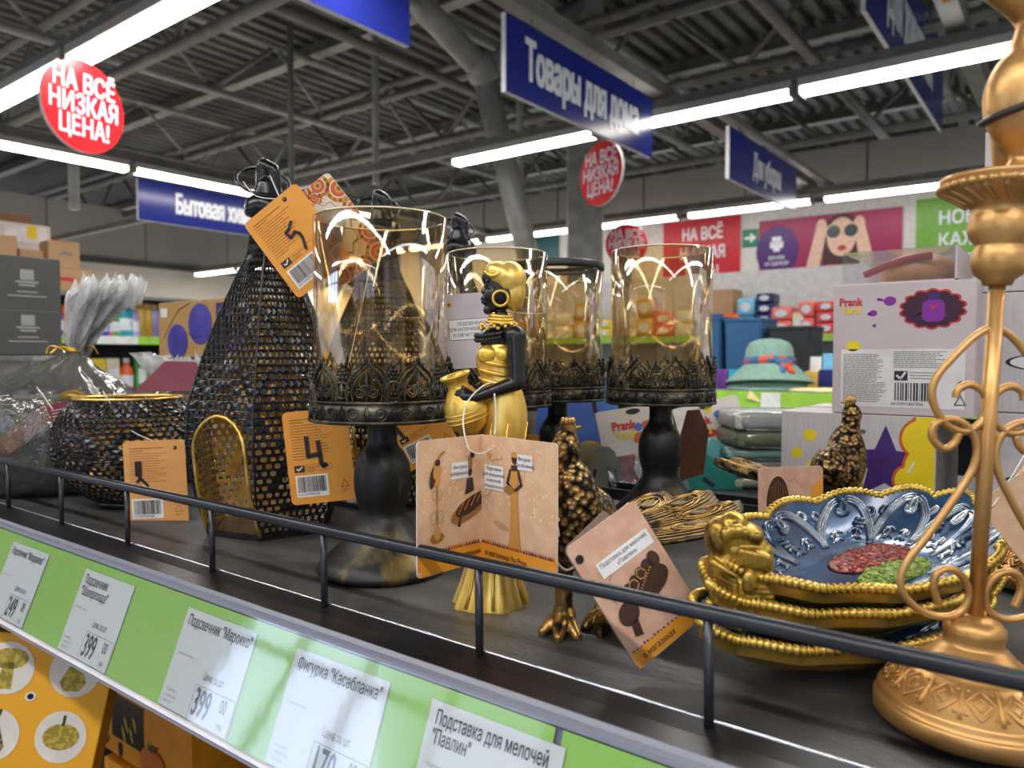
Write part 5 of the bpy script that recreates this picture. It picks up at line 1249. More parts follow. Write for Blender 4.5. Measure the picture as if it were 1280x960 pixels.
def art_prank(B, W, H, z):
    B.text('Prank', W*.045, H*.865, H*.085, m_pr, z+.0002, .85, 'LEFT', .03); B.text('Yard', W*.055, H*.80, H*.080, m_py, z+.0003, .95, 'LEFT', .03)
    for (x, y, r) in ((.42,.865,.006),(.30,.775,.004),(.34,.88,.002),(.31,.68,.002),(.36,.875,.0018),(.27,.77,.0018)): B.disc(W*x, H*y, r, r*.8, m_pb, z, 12)
    B.poly(blob_outline(W*.715, H*.795, W*.205, H*.135, 14, .14), m_pr, z); B.poly(blob_outline(W*.715, H*.795, W*.190, H*.122, 14, .14), m_pm, z+.0003)
    for q in range(7): B.line([(W*(.54+.05*q),H*(.72+.02*(q % 3))),(W*.715,H*.80)], .0012, m_pp, z+.0005)
    B.poly([(a, b) for a, b in rrect(W*.645, H*.70, W*.80, H*.86, .006)], m_pb, z+.0007); B.rect(W*.685, H*.86, W*.765, H*.91, m_pp, z+.0007)
    B.poly([(W*.69,H*.825),(W*.722,H*.812),(W*.755,H*.825),(W*.722,H*.787)], m_pr, z+.0009)
    B.disc(W*.155, H*.525, .007, .0055, m_py, z, 14)
    B.rect(W*.065, H*.055, W*.94, H*.50, m_pw, z)
    r = random.Random(4)
    for (xa, xb, ya, n) in ((.085,.41,.455,26),(.455,.84,.475,9)):
        for k in range(n):
            x = W*xa; e = W*(xa+(xb-xa)*r.uniform(.75, 1))
            while x < e: ww = r.uniform(.001, .004); B.rect(x, H*(ya-.0145*k), min(x+ww, e), H*(ya-.0145*k)+.0009, m_pgr, z+.0003); x += ww+.0006
    B.rect(W*.46, H*.262, W*.555, H*.335, m_pk, z+.0003); B.line([(W*.48,H*.30),(W*.505,H*.275),(W*.54,H*.325)], .0020, m_pw, z+.0006)
    for k in range(3): B.rect(W*.57, H*(.32-.022*k), W*.75, H*(.326-.022*k), m_pgr, z+.0003)
    x = W*.465
    while x < W*.74: ww = r.choice((.0006, .0012, .0018)); B.rect(x, H*.11, x+ww, H*.245, m_pk, z+.0003); x += ww+r.choice((.0008, .0014))
    B.text('6910391887300', W*.44, H*.085, H*.032, m_pk, z+.0003, 1.05)
    B.poly([(W*.875,H*.20),(W*.945,H*.20),(W*.93,H*.225),(W*.92,H*.27),(W*.895,H*.255)], m_pk, z+.0004); B.line([(W*.875,H*.09),(W*.91,H*.16),(W*.945,H*.09),(W*.875,H*.09)], .0010, m_pk, z+.0004)
ax = bx(1041, 440)[0]; bx_ = bx(1219, 440)[0]; z1 = bx(1130, 353)[1]; zt = zt+.0008
carton('printed_carton', ax, bx_, XB_, XB_+.15, zt, z1, m_bxp, art_prank, 'pink white carton with a dark cloud and barcode, on the star carton', m_bxp)
# open-fronted toy pack on top
q0 = on_y(1061, 330, .865); q1 = on_y(1188, 330, .865); zt2 = on_y(1125, 312, .865).z-SH
t = thing('toy_pack', 'clear fronted toy pack lying on top of the pink carton', 'box', ((q0.x+q1.x)/2, .865, SH+z1+.0008))
W, H, D = q1.x-q0.x+.012, zt2-z1, .13
m_pet = film('clear_pet', (246,246,248), gloss=.05, rough=.04, bump=.15, bscale=14, haze=.05, keep=.5)
B = MB(); B.box(-W/2, W/2, D-.002, D, 0, H, m_bxp); B.box(-W/2, W/2, 0, D, 0, .002, m_bxp); B.box(W/2-.002, W/2, 0, D, 0, H, m_bxp); B.build('tray_card', t)
B = MB(); B.box(-W/2, W/2-.002, 0, .0008, .002, H, m_pet); B.box(-W/2, W/2-.002, 0, D-.002, H-.0008, H, m_pet); B.build('clear_window', t)
B = MB(); B.ell((.01, .06, .016), W*.36, .045, .020, mat('toy_peach', (226,170,116), .5), n=24, k=12); B.build('toy', t)
B = MB(); B.tube([(-W*.30+.0*k, .022+.0, .020) if False else (-W*.33+W*.60*k/8, .016, .012+.016*math.sin(PI*.5*k/8)) for k in range(9)], .004, mat('toy_stripe', (186,64,70), .5), 8); B.build('toy_stripe', t)
# cartons seen behind and right of the pink one
def art_cloud(B, W, H, z):
    B.poly(blob_outline(W*.56, H*.42, W*.38, H*.20, 9, .2), m_pk, z); B.poly(blob_outline(W*.56, H*.42, W*.365, H*.19, 9, .2), m_pw, z+.0003)
    B.disc(W*.60, H*.46, W*.16, H*.07, m_pr, z+.0006, 16, .6); B.disc(W*.36, H*.74, .006, .005, m_pb, z, 12)
    for k, s in enumerate(('ЧИТАЙТЕ ОТЗЫВЫ', 'И СМЕЙТЕСЬ')): B.text(s, W*.2, H*(.16-.07*k), H*.06, m_pk, z, .8)
c0 = on_y(1222, 500, .90).x; 
za = on_y(1245, 516, .90).z-SH
carton('printed_carton', c0, c0+.22, .90, 1.08, 0, za, m_bx, art_cloud, 'grey white carton at floor of the right stack, behind the golden pole')
zb_ = on_y(1245, 366, .90).z-SH
carton('printed_carton', c0, c0+.22, .90, 1.08, za+.0008, zb_, m_bx, art_cloud, 'grey white carton in the middle of the right stack, with a speech cloud')
def art_small(B, W, H, z):
    B.text('Prank', W*.13, H*.78, H*.16, m_pr, z+.0002, .85, 'LEFT', .03); B.text('Yard', W*.15, H*.62, H*.15, m_py, z+.0003, .9, 'LEFT', .03)
ze = on_y(1245, 163, .90).z-SH
carton('printed_carton', on_y(1231, 200, .90).x, on_y(1231, 200, .90).x+.2, .90, 1.08, zb_+.0008, ze, m_bx, art_small, 'grey white carton on top of the right stack, behind the bird')
# ------------------------------------------------------------------ craft packs behind the rear candle holders
def slab_thing(name, pts, th, m, M, lab, cat, extra=None, group=None):
    B = MB(); B.slab(pts, th, m)
    if extra: extra(B)
    o = B.build(name, bevel=.001); place(o, M); return tag(o, lab, cat, group)
m_fb = mat('foam_blue', (72,116,206), .6); m_fy = mat('foam_yellow', (226,196,50), .6); m_fr = mat('foam_red', (206,58,64), .6); m_fg = mat('foam_grey', (140,140,128), .6); m_ft = mat('foam_teal', (20,140,130), .6); m_fbg = mat('foam_beige', (186,166,134), .6); m_slot = mat('slot_dark', (40,42,48), .7)
def turnb(px, py, t_, roll=0, yaw=YAW, tilt=.15): return facing(at_t(px, py, t_), yaw, tilt, roll)
def px_(t_): return t_/940
t_ = 1.06; k = px_(t_)
slab_thing('foam_board', rrect(-52*k, -42*k, 48*k, 62*k, .02), .008, m_fb, turnb(722, 532, t_, -.12), 'blue rounded foam board with a dark slot behind the black rimmed glass', 'foam board', lambda B: B.line([(12*k,52*k),(20*k,20*k)], .006, m_slot, .0005))
t_ = .975; k = px_(t_)
slab_thing('foam_board', [(-40*k,-48*k),(40*k,-48*k),(12*k,36*k),(4*k,42*k),(-4*k,42*k),(-12*k,36*k)], .008, m_fg, turnb(756, 600, t_, -.03), 'grey tapering foam board with two long slots', 'foam board', lambda B: (B.line([(-26*k,-42*k),(-12*k,12*k)], .004, m_slot, .0005), B.line([(12*k,12*k),(26*k,-42*k)], .004, m_slot, .0005)))
t_ = 1.005; k = px_(t_)
slab_thing('foam_board', rrect(-36*k, -40*k, 46*k, 42*k, .004), .008, m_fbg, turnb(740, 596, t_, 0), 'beige foam board between the bronze peacock and the grey foam', 'foam board')
slab_thing('foam_board', [(22*k*math.cos(q*PI/8), 22*k*math.sin(q*PI/8)) for q in range(16)], .01, m_fy, turnb(738, 572, 1.03), 'yellow round foam piece peeking over the beige foam', 'foam board')
slab_thing('foam_board', [(24*k*math.cos(q*PI/8), 22*k*math.sin(q*PI/8)) for q in range(16)], .01, m_fr, turnb(772, 574, 1.045), 'red round foam piece peeking behind the grey foam', 'foam board')
t_ = .99; k = px_(t_)
slab_thing('foam_board', [(-8*k,-40*k),(14*k,-44*k),(4*k,34*k),(-12*k,40*k)], .008, m_fr, turnb(790, 600, t_, .3), 'red foam strip slanting beside the grey foam', 'foam board')
t_ = .985; k = px_(t_)
slab_thing('foam_board', rrect(-62*k, -32*k, 62*k, 32*k, .02), .009, m_ft, turnb(866, 594, t_, -.62), 'teal rounded foam board right of the rear pedestal', 'foam board', lambda B: (B.line([(14*k,4*k),(28*k,4*k)], .006, m_slot, .0005), B.disc(-20*k, 8*k, .004, .004, m_slot, .0005, 12)))
m_hd = mat('header_card', (222,214,204), .5, col2=(228,222,214), nscale=14); m_bag = film('pack_bag', (244,246,248), gloss=.05, rough=.06, bump=.7, bscale=46, haze=.16, keep=.8)
def header(px, py, t_, w, h, roll, lab, seed):
    k = px_(t_); t = thing('craft_pack', lab, 'craft pack'); place(t, turnb(px, py, t_, roll, YAW, .35))
    B = MB(); B.slab(rrect(-w*k/2, -h*k/2, w*k/2, h*k/2, .004), .002, m_hd)
    B.disc(0, h*k*.40, .010, .004, m_slot, .0004, 14); r = random.Random(seed)
    B.text('Prank', -w*k*.32, h*k*.12, .017, m_pr, .0005, .8, 'LEFT', .04); B.text('Yard', -w*k*.30, -h*k*.08, .015, m_py, .0006, .9, 'LEFT', .04)
    for q in range(5): x, y = r.uniform(-.1, .42)*w*k, r.uniform(-.3, .35)*h*k; B.disc(x, y, .008*r.uniform(.5, 1.2), .006, r.choice((m_py, m_pr, m_pgr, m_prd, m_fb)), .0004+.0001*q, 10)
    B.build('header_card', t)
    B = MB(); n = 8; vs = []; fs = []
    for i in range(n+1):
        for j in range(n+1): vs.append((-w*k/2+w*k*i/n, -h*k/2-h*k*1.1*j/n, .004*math.sin(i*1.7+j)*math.sin(j*1.3)+.006*math.sin(PI*j/n)))
    for i in range(n):
        for j in range(n): a = i*(n+1)+j; fs.append((a, a+1, a+n+2, a+n+1))
    B.add(vs, fs, m_bag, True); B.build('clear_bag', t, solid=.0006)
header(796, 537, 1.0, 95, 60, .16, 'craft pack with a white header card left of the rear pedestal', 3)
header(890, 532, 1.07, 86, 64, .24, 'craft pack with a white header card right of the rear pedestal', 8)
m_pkw = mat('wrapped_white', (216,216,212), .35); m_pkg = mat('wrapped_olive', (108,124,84), .4, col2=(126,142,98), nscale=12); m_pks = mat('wrapped_silver', (150,154,158), .35, col2=(174,178,182), nscale=10); m_pkc = mat('wrapped_cream', (206,202,180), .4); m_pkt = mat('wrapped_mint', (150,196,186), .4)
m_wrap = film('pack_wrap', (244,248,248), gloss=.05, rough=.05, bump=.9, bscale=38, haze=.10, keep=.85)
zz = .0; base = foot(942, .985)
for i, (m, h, dx, rz, lab) in enumerate(((m_pkc,.016,.004,.0,'cream flat pack at the bottom of the wrapped pile'),(m_pks,.020,-.002,.06,'silver grey flat pack in the wrapped pile'),(m_pkt,.016,-.010,-.05,'mint flat pack in the wrapped pile'),(m_pkg,.022,.006,.04,'olive green flat pack under the white one in the pile'),(m_pkw,.024,.004,-.02,'white flat pack on top of the wrapped pile'))):
    t = thing('wrapped_pack', lab, 'pack', (base.x+dx*.8, base.y+.06, SH+zz), YAW+rz)
    L, D = .125-.004*(i % 3), .10; y0 = -.05
    B = MB(); B.box(-L/2, L/2, y0, y0+D, .001, h-.002, m); B.build('folded_cloth', t, bevel=.005, seg=3)
    B = MB(); n = 18; rr = random.Random(i); rings = []
    for (zf, s) in ((0,.96),(.15,1.01),(.5,1.03),(.85,1.01),(1.0,.95)):
        R = []
        for q in range(40):
            a = 2*PI*q/40; c, s_ = math.cos(a), math.sin(a); f = 1/max(abs(c), abs(s_)); f = min(f, 1.30)
            R.append((L/2*1.02*c*f*s+rr.uniform(-.001, .001), y0+D/2+D/2*1.02*s_*f*s+rr.uniform(-.001, .001), h*zf))
        rings.append(R)
    B.loft(rings, m_wrap); B.build('clear_wrap', t)
    zz += h+.0008
slab_thing('wrapped_pack', rrect(-.03, -.02, .03, .02, .004), .012, mat('wrapped_aqua', (70,160,170), .4, col2=(120,190,196), nscale=16), turnb(905, 576, 1.02, -.5), 'aqua wrapped pack slipping between teal board and wrapped pile', 'pack')
slab_thing('foam_board', rrect(-.035, -.035, .035, .03, .004), .008, m_fbg, turnb(668, 540, 1.08, 0), 'grey beige pack showing between gold figurine and rear neck', 'foam board', lambda B: B.poly([(-.02,-.03),(.005,-.03),(-.012,.015)], m_fg, .0006))
# ------------------------------------------------------------------ cellophane gifts at the left
m_cel = film('cellophane', (247,248,248), gloss=.05, rough=.05, bump=1.0, bscale=42, haze=.07, keep=1.0, bdist=.006)
m_celg = film('cellophane_gathered', (250,250,250), gloss=.08, rough=.04, bump=1.0, bscale=60, haze=.40, hcol=(250,250,250), keep=1.0, bdist=.006)
m_moss = mat('gift_moss_basket', (52,54,40), .7, col2=(86,84,62), nscale=70, lo=.4, hi=.6, bump=.8, bscale=120); m_wood = mat('gift_wood_handle', (150,104,66), .5, col2=(128,86,54), nscale=6, stretch=(1,1,14)); m_wine = mat('card_wine_red', (120,30,52), .45, col2=(130,38,60), nscale=20); m_tie = mat('gold_tie', (222,178,48), .3, .7)
def cello(name, lab, cx, cy, R, Hb, Htie, Htop, lean, seed, fl=.35):
    t = thing(name, lab, 'gift', (cx, cy, SH), YAW); rr = random.Random(seed); N = 64
    rings = []
    ph = [rr.uniform(0, 2*PI) for _ in range(6)]
    def rad(a, amp): return 1+amp*(.5*math.sin(7*a+ph[0])+.35*math.sin(13*a+ph[1])+.3*math.sin(21*a+ph[2])+.2*rr.uniform(-1, 1))
    for (z, r, amp, sx) in ((.001,R*.82,.03,0),(.012,R*.98,.03,0),(Hb*.5,R*1.05,.035,0),(Hb*.85,R*1.04,.05,0),(Hb,R*.95,.07,0),(Hb+.30*(Htie-Hb),R*.68,.12,.15),(Hb+.6*(Htie-Hb),R*.38,.18,.4),(Hb+.85*(Htie-Hb),R*.17,.22,.8),(Htie,R*.085,.20,1),(Htie+.02*(Htop-Htie),R*.09,.2,1.02),(Htie+.25*(Htop-Htie),R*.19,.34,1.4),(Htie+.55*(Htop-Htie),R*fl*.80,.42,2.0),(Htie+.8*(Htop-Htie),R*fl,.48,2.6),(Htop,R*fl*.98,.55,3.0)):
        rings.append([(lean*sx+r*rad(2*PI*q/N, amp)*math.cos(2*PI*q/N), r*rad(2*PI*q/N, amp)*math.sin(2*PI*q/N), z+rr.uniform(-1, 1)*.004*amp*6*(1 if z > Hb*.8 else 0)) for q in range(N)])
    B = MB(); B.loft(rings[:9], m_cel, caps=False); B.build('cellophane_bag', t)
    B = MB(); B.loft(rings[9:], m_celg, caps=False, smooth=False); B.loft([[(x*.8+lean*.35, y*.75, z-.006) for x, y, z in r] for r in rings[9:]], m_celg, caps=False, smooth=False); B.loft([[(x*.5+lean*.85, y*.5+.004, z-.012) for x, y, z in r] for r in rings[9:]], m_cel, caps=False, smooth=False); B.build('gathered_top', t)
    B = MB()
    for k in range(3): B.ring((lean, 0, Htie+.002*k), R*.10, .0014, m_tie, n=24, k=6)
    for a in (.3, 2.6, 4.0): B.tube(spline([(lean+R*.1*math.cos(a), R*.1*math.sin(a)-.002, Htie), (lean+R*.25*math.cos(a), R*.25*math.sin(a)-.01, Htie+.006), (lean+R*.33*math.cos(a+.3), R*.33*math.sin(a+.3)-.012, Htie-.004)], 5), .0011, m_tie, 5)
    B.build('gold_tie', t); return t
p = foot(72, 1.0)
t = cello('wrapped_basket', 'clear cellophane gift with a dark mossy basket and wooden handle, far left', p.x, p.y, .098, .125, .182, .272, .024, 3, .34)
B = MB(); B.lathe([(0,.004),(.070,.004),(.078,.02),(.080,.07),(.076,.105),(.066,.118),(.0,.121)], m_moss, 40); B.build('basket', t)
B = MB(); B.box(-.012, .012, -.0865, -.082, -.085, .085, m_wood); B.build('wooden_handle', t, M=Matrix.Translation((-.018,-.004,.062)) @ Matrix.Rotation(.95, 4, 'Y'), bevel=.001)
B = MB(); B.ell((.05,-.055,.124), .016, .010, .008, m_tie, n=14, k=8); B.build('bow', t)
o = MB(); o.slab(rrect(-.016,-.044,.016,.044,.001), .001, m_wine)
for k_ in range(16): o.rect(-.013, .036-.0035*k_, .012, .0366-.0035*k_, m_pw, .0003)
o.rect(-.012, -.040, .012, -.028, m_pw, .0003)
o = o.build('care_card'); place(o, turned(86, 548, .90, math.radians(12), YAW)); tag(o, 'wine red card with white print in front of the cellophane gift', 'card')
B = MB(); B.tube(spline([o.matrix_world.inverted() @ at_t(x, y, .895) for x, y in ((46,484),(58,500),(66,512))], 5), .0007, m_string, 5); B.build('string', o)
p = foot(236, 1.08)
t = cello('wrapped_gift', 'small cellophane gift behind the round bowl, topped by a red card', p.x, p.y, .060, .115, .14, .172, .0, 9, .8)
B = MB(); B.box(-.038, .038, -.03, .03, .003, .118, mat('gift_cream_block', (196,176,150), .6)); B.build('gift_block', t, bevel=.004)
B = MB(); B.slab([(-.050,-.012),(.045,-.012),(.030,.028),(-.012,.030)], .001, m_wine); o = B.build('care_card'); place(o, turned(215, 478, 1.0, .02, YAW, .3)); tag(o, 'wine red card lying in cellophane above the round bowl', 'card')
B = MB(); B.lathe([(0,.0),(.05,.0),(.055,.004),(.052,.1),(.05,.12),(0,.12)], m_moss, 24); 
# ------------------------------------------------------------------ kraft carton with goggles, dark carton on clear tubs
m_kr = mat('kraft_board', (178,138,80), .55, col2=(186,146,88), nscale=30); m_gog = mat('print_indigo', (64,56,140), .4, col2=(84,76,170), nscale=14)
def art_goggles(B, W, H, z):
    for (cx, cy, rx, ry, r) in ((.22,.52,.115,.21,.05),(.47,.72,.125,.24,.0)): B.disc(W*cx, H*cy, W*rx, H*ry, m_gog, z, 30, r)
    B.line([(W*.06,H*.55),(W*.12,H*.70),(W*.24,H*.90),(W*.36,H*.97)], .0012, m_pk, z); B.line([(W*.34,H*.62),(W*.40,H*.56),(W*.55,H*.58),(W*.62,H*.56),(W*.56,H*.70)], .0012, m_pk, z+.0003)
    B.rect(W*.03, H*.82, W*.11, H*.93, m_pw, z); B.rect(W*.64, H*.42, W*.86, H*.95, m_pp, z)
    for i in range(2):
        for j in range(4): B.disc(W*(.70+.10*i), H*(.86-.12*j), W*.03, H*.035, m_kr, z+.0003, 14); 
    B.rect(W*.36, H*.28, W*.80, H*.34, m_pp, z)
def ybox(px0, px1, pyt, y): a = on_y(px0, 440, y); b = on_y(px1, 440, y); return a.x, b.x, on_y((px0+px1)/2, pyt, y).z-SH
a, b, zt3 = ybox(199, 318, 374, .70)
t = carton('kraft_carton', a, b, .70, .79, .0, zt3, m_kr, lambda B, W, H, z: None, 'brown carton picturing indigo goggles behind the tall lantern')
B = MB(); Wd, Hd = b-a, zt3; s0 = Hd*.46
B.T = frame(Vector((-Wd/2, -.0003, s0)), Vector((1,0,0)), Vector((0,0,1)), Vector((0,-1,0))); art_goggles(B, Wd, Hd-s0, .0006); B.build('printed_panel', t)
m_dgb = mat('carton_charcoal', (76,76,76), .5, col2=(80,80,80), nscale=10); m_dgl = mat('print_light_grey', (150,150,150), .5); m_tub = film('clear_tub', (238,242,244), gloss=.06, rough=.08, bump=.5, bscale=30, haze=.22, keep=.8)
xd = -1.62; q = on_x(78, 445, xd); yr = q.y; zt4 = on_x(78, 325, xd).z-SH; zb4 = on_x(78, 444, xd).z-SH
t = thing('dark_carton', 'charcoal carton with small pale icons at the far left', 'box', (xd, yr, SH+zb4))
B = MB(); Hh = zt4-zb4; B.box(-.16, 0, -.36, 0, 0, Hh, m_dgb)
B.T = frame(Vector((0, -.36, 0)), Vector((0,1,0)), Vector((0,0,1)), Vector((1,0,0)))
for (cy) in (.70, .24):
    X = .30
    B.rect(X-.020, Hh*cy+.006, X+.020, Hh*cy+.010, m_dgl, .0006); B.rect(X-.012, Hh*cy+.012, X+.012, Hh*cy+.032, m_dgl, .0006); B.rect(X-.014, Hh*cy, X+.014, Hh*cy+.004, m_dgl, .0006)
    B.rect(X-.018, Hh*cy-.012, X+.018, Hh*cy-.0095, m_dgl, .0006); B.rect(X-.034, Hh*cy-.020, X+.034, Hh*cy-.0175, m_dgl, .0006)
B.rect(.22, Hh*.45, .352, Hh*.452, m_dgl, .0006); B.T = Matrix.Identity(4); B.build('carton', t, bevel=.002)
t = thing('clear_tub', 'clear plastic tub stacked under the charcoal carton', 'tub', (xd-.08, yr-.17, SH))
B = MB(); B.loft([[(sx*w, sy*l, z) for sx, sy in ((-1,-1),(1,-1),(1,1),(-1,1))] for (w, l, z) in ((.07,.16,.001),(.078,.172,zb4-.012))], m_tub, smooth=False); B.build('tub', t, bevel=.004)
B = MB(); B.box(-.085, .085, -.18, .18, zb4-.012, zb4-.001, m_tub); B.build('lid', t, bevel=.002)
# ------------------------------------------------------------------ racks and goods beyond the aisles
m_rk = mat('rack_grey_steel', (120,122,124), .45, .2); m_rkd = mat('rack_dark_back', (44,46,52), .5); m_str = mat('rack_strip_green', (150,200,70), .4); m_stw = mat('rack_strip_white', (222,224,222), .4)
def palette(name, c, r=.35): return mat('pack_'+name, c, r, col2=tuple(min(255, v*1.18+8) for v in c), nscale=9, lo=.45, hi=.6)
PC = {'teal': (30,140,160), 'orange': (226,96,40), 'blue': (36,60,160), 'lilac': (150,140,200), 'red': (220,70,76), 'white': (220,220,222), 'green': (70,150,70), 'amber': (200,160,70), 'violet': (96,50,130), 'coral': (236,108,96), 'navy': (30,36,96), 'sky': (110,180,220), 'cream': (226,210,180), 'pink': (226,130,160), 'yellow': (234,200,50)}
m_cap = mat('bottle_cap_white', (214,214,216), .35); m_lbl = mat('bottle_label', (214,220,224), .4)
def bottle(c, h, r, kind, pos, lab, grp):
    t = thing('bottle' if kind != 'pack' else 'soft_pack', lab, 'bottle' if kind != 'pack' else 'pack', pos, group=grp)
    m = palette(c, PC[c])
    if kind == 'bottle':
        MB().lathe([(0,0),(r,0),(r*1.02,.01),(r,h*.6),(r*.92,h*.70),(r*.45,h*.82),(r*.42,h*.86),(0,h*.86)], m, 20).build('body', t); MB().lathe([(0,h*.86),(r*.5,h*.86),(r*.5,h*.98),(r*.4,h),(0,h)], m_cap, 16).build('cap', t)
        MB().lathe([(r*1.025,h*.18),(r*1.03,h*.2),(r*1.025,h*.5)], m_lbl, 20).build('label_band', t)
    elif kind == 'spray':
        MB().lathe([(0,0),(r,0),(r,h*.78),(r*.8,h*.84),(0,h*.85)], m, 20).build('body', t); MB().lathe([(0,h*.85),(r*.72,h*.85),(r*.70,h*.98),(0,h)], mat('spray_cap_tan', (196,160,100), .4), 16).build('cap', t)
    else:
        B = MB(); B.box(-r, r, -r*.6, r*.6, 0, h, m); B.build('body', t, bevel=r*.22, seg=3); B = MB(); B.rect(-r*.62, h*.25, r*.62, h*.7, m_lbl); B.build('label_band', t, M=frame(Vector((0,-r*.605,0)), Vector((1,0,0)), Vector((0,0,1)), Vector((0,-1,0))))
    return t
# left rack, its shelves facing the cross aisle
XR = -4.8
ya, yb = on_x(70, 421, XR).y, on_x(204, 421, XR).y; zs = on_x(140, 421, XR).z; ztop = on_x(140, 372, XR).z
rk = thing('bottle_rack', 'grey shop rack with cleaning bottles beyond the cellophane gift', 'rack', (XR, (ya+yb)/2, 0)); Lr = yb-ya+1.2
B = MB(); B.box(-.45, -.42, -Lr/2, Lr/2, 0, ztop+.02, m_rkd); B.build('back_panel', rk)
for z in (.15, .55, .95, 1.3, zs): MB().box(-.42, 0, -Lr/2, Lr/2, z-.03, z, m_rk).build('shelf', rk)
MB().box(-.45, .0, -Lr/2, Lr/2, ztop, ztop+.02, m_rk).build('top_shelf', rk)
for yy in (-Lr/2, Lr/2-.04): MB().box(-.45, -.0, yy, yy+.04, 0, ztop, m_rkd).build('upright', rk)
B = MB(); n = 12
for i in range(n): B.box(.001, .006, -Lr/2+Lr*i/n, -Lr/2+Lr*(i+1)/n, zs-.045, zs+.005, m_str if i % 3 == 1 else m_stw)
B.build('price_strip', rk)
row = [('yellow','pack',.14,.05),('blue','pack',.17,.07),('orange','pack',.24,.085),('violet','bottle',.25,.05),('white','pack',.22,.07),('blue','pack',.17,.085),('red','bottle',.22,.05),('green','bottle',.24,.055),('teal','bottle',.30,.075),('lilac','bottle',.26,.055),('amber','spray',.29,.05),('amber','spray',.29,.05),('lilac','spray',.28,.05)]
pxs = [76, 84, 96, 106, 114, 128, 139, 150, 160, 172, 181, 190, 198]
NAMES = {'yellow': 'small yellow', 'blue': 'blue', 'orange': 'orange', 'violet': 'violet', 'white': 'white', 'red': 'red', 'green': 'green', 'teal': 'teal', 'lilac': 'lilac', 'amber': 'amber'}
for px, (c, kd, h, r) in zip(pxs, row):
    p = on_x(px, 421, XR-.06); bottle(c, h*.80, r*.78, kd, (XR-.12, p.y, zs+.001), NAMES[c]+' cleaning '+('pack' if kd == 'pack' else 'bottle')+' among the goods on the left rack', 'cleaning goods on the left rack').rotation_euler = (0, 0, PI/2)
lowrow = [('orange','pack'),('amber','pack'),('yellow','pack'),('cream','pack'),('orange','bottle'),('green','pack'),('cream','pack')]
for i, (c, kd) in enumerate(lowrow):
    p = on_x(90+18*i, 440, XR-.1); bottle(c, .22, .042, kd, (XR-.15, p.y, 1.301), 'pack or bottle on the shelf under the cleaning bottles', 'goods on the lower shelf of the left rack').rotation_euler = (0, 0, PI/2)
m_crd = mat('cardboard', (186,148,108), .6, col2=(176,138,98), nscale=6); m_crw = mat('white_carton', (206,200,192), .5)
def cbox(px0, px1, pyt, pyb, x, d, m, lab, patch=None, openf=False, z0=None):
    a, b = on_x(px0, 400, x).y, on_x(px1, 400, x).y; c = (px0+px1)/2; zt_ = on_x(c, pyt, x).z; zb_2 = z0 if z0 else on_x(c, pyb, x).z
    t = thing('cardboard_box', lab, 'box', (x, (a+b)/2, zb_2)); W, H = b-a, zt_-zb_2
    B = MB(); B.box(-d, 0, -W/2, W/2, 0, H, m); B.T = frame(Vector((0,-W/2,0)), Vector((0,1,0)), Vector((0,0,1)), Vector((1,0,0)))
    if patch: patch(B, W, H)
    B.T = Matrix.Identity(4); B.build('carton', t, bevel=.006)
    if openf:
        B = MB(); B.add([(-d,-W/2,H),(-d,W/2,H),(-d*.9,W/2,H+W*.35),(-d*.9,-W/2,H+W*.35)], [(0,1,2,3)], mat('cardboard_inside', (130,98,70), .7)); B.build('flap', t, solid=.004)
    return zt_
z0 = ztop+.021
def pt_lines(B, W, H): B.line([(W*.3,H*.45),(W*.5,H*.6),(W*.75,H*.5)], H*.07, m_pgr, .003)
def pt_red(B, W, H): B.rect(W*.05, H*.45, W*.55, H*.62, m_pr, .003); B.disc(W*.8, H*.55, W*.07, W*.07, m_pgr, .003, 16)
def pt_white(B, W, H): B.rect(W*.1, H*.3, W*.9, H*.9, m_pw, .002); B.rect(W*.52, H*.45, W*.72, H*.95, m_py, .003)
z1_ = cbox(60, 118, 336, 368, XR-.02, .35, m_crd, 'flat cardboard box lying lowest on the left rack top', pt_red, z0=z0)
cbox(62, 102, 302, 336, XR-.04, .32, m_crd, 'small cardboard box with an open flap on the flat box', pt_lines, True, z0=z1_+.001)
cbox(-30, 24, 292, 370, XR-.03, .33, m_crd, 'cardboard box at the very left edge on the rack top', None, True, z0=z0)
z2_ = cbox(26, 58, 312, 370, XR-.10, .34, m_crd, 'cardboard box behind the charcoal carton on the rack top', None, z0=z0)
cbox(2, 66, 280, 312, XR-.16, .30, m_crw, 'white printed carton with a yellow patch on the rack top', pt_white, True, z0=z2_+.001)
# right gondola with the hat
YH = 2.8; zs = on_y(960, 489, YH).z
gq = thing('hat_gondola', 'grey shop rack with a green strip carrying the sage hat', 'rack', (-1.0, YH, 0))
MB().box(-2.6, 2.6, 0, .62, zs-.03, zs, m_rk).build('shelf', gq); MB().box(-2.6, 2.6, .62, .65, 0, zs+.02, m_rkd).build('back_panel', gq); MB().box(-2.6, 2.6, .0, .5, .0, .15, m_rkd).build('plinth', gq)
for z in (.55, .95): MB().box(-2.6, 2.6, .05, .5, z-.03, z, m_rkd).build('lower_shelf', gq)
zq = on_y(960, 512, YH).z
B = MB(); B.box(-2.6, 2.6, -.014, -.002, zq, zs-.002, m_str); B.build('green_strip', gq)
p = on_y(965, 500, YH); B = MB(); B.box(-.035, .035, -.018, -.0145, zq-.004, zs-.006, m_stw); o = B.build('price_card', gq); o.location = (p.x+1.0, 0, 0)
m_sage = mat('hat_sage_felt', (118,150,136), .8, col2=(128,160,146), nscale=60); m_hb = mat('hat_band_print', (206,74,48), .6, col2=(46,96,140), nscale=22, lo=.47, hi=.53); m_crm = mat('hat_cream', (222,206,150), .7)
p = on_y(963, 489, YH+.17)
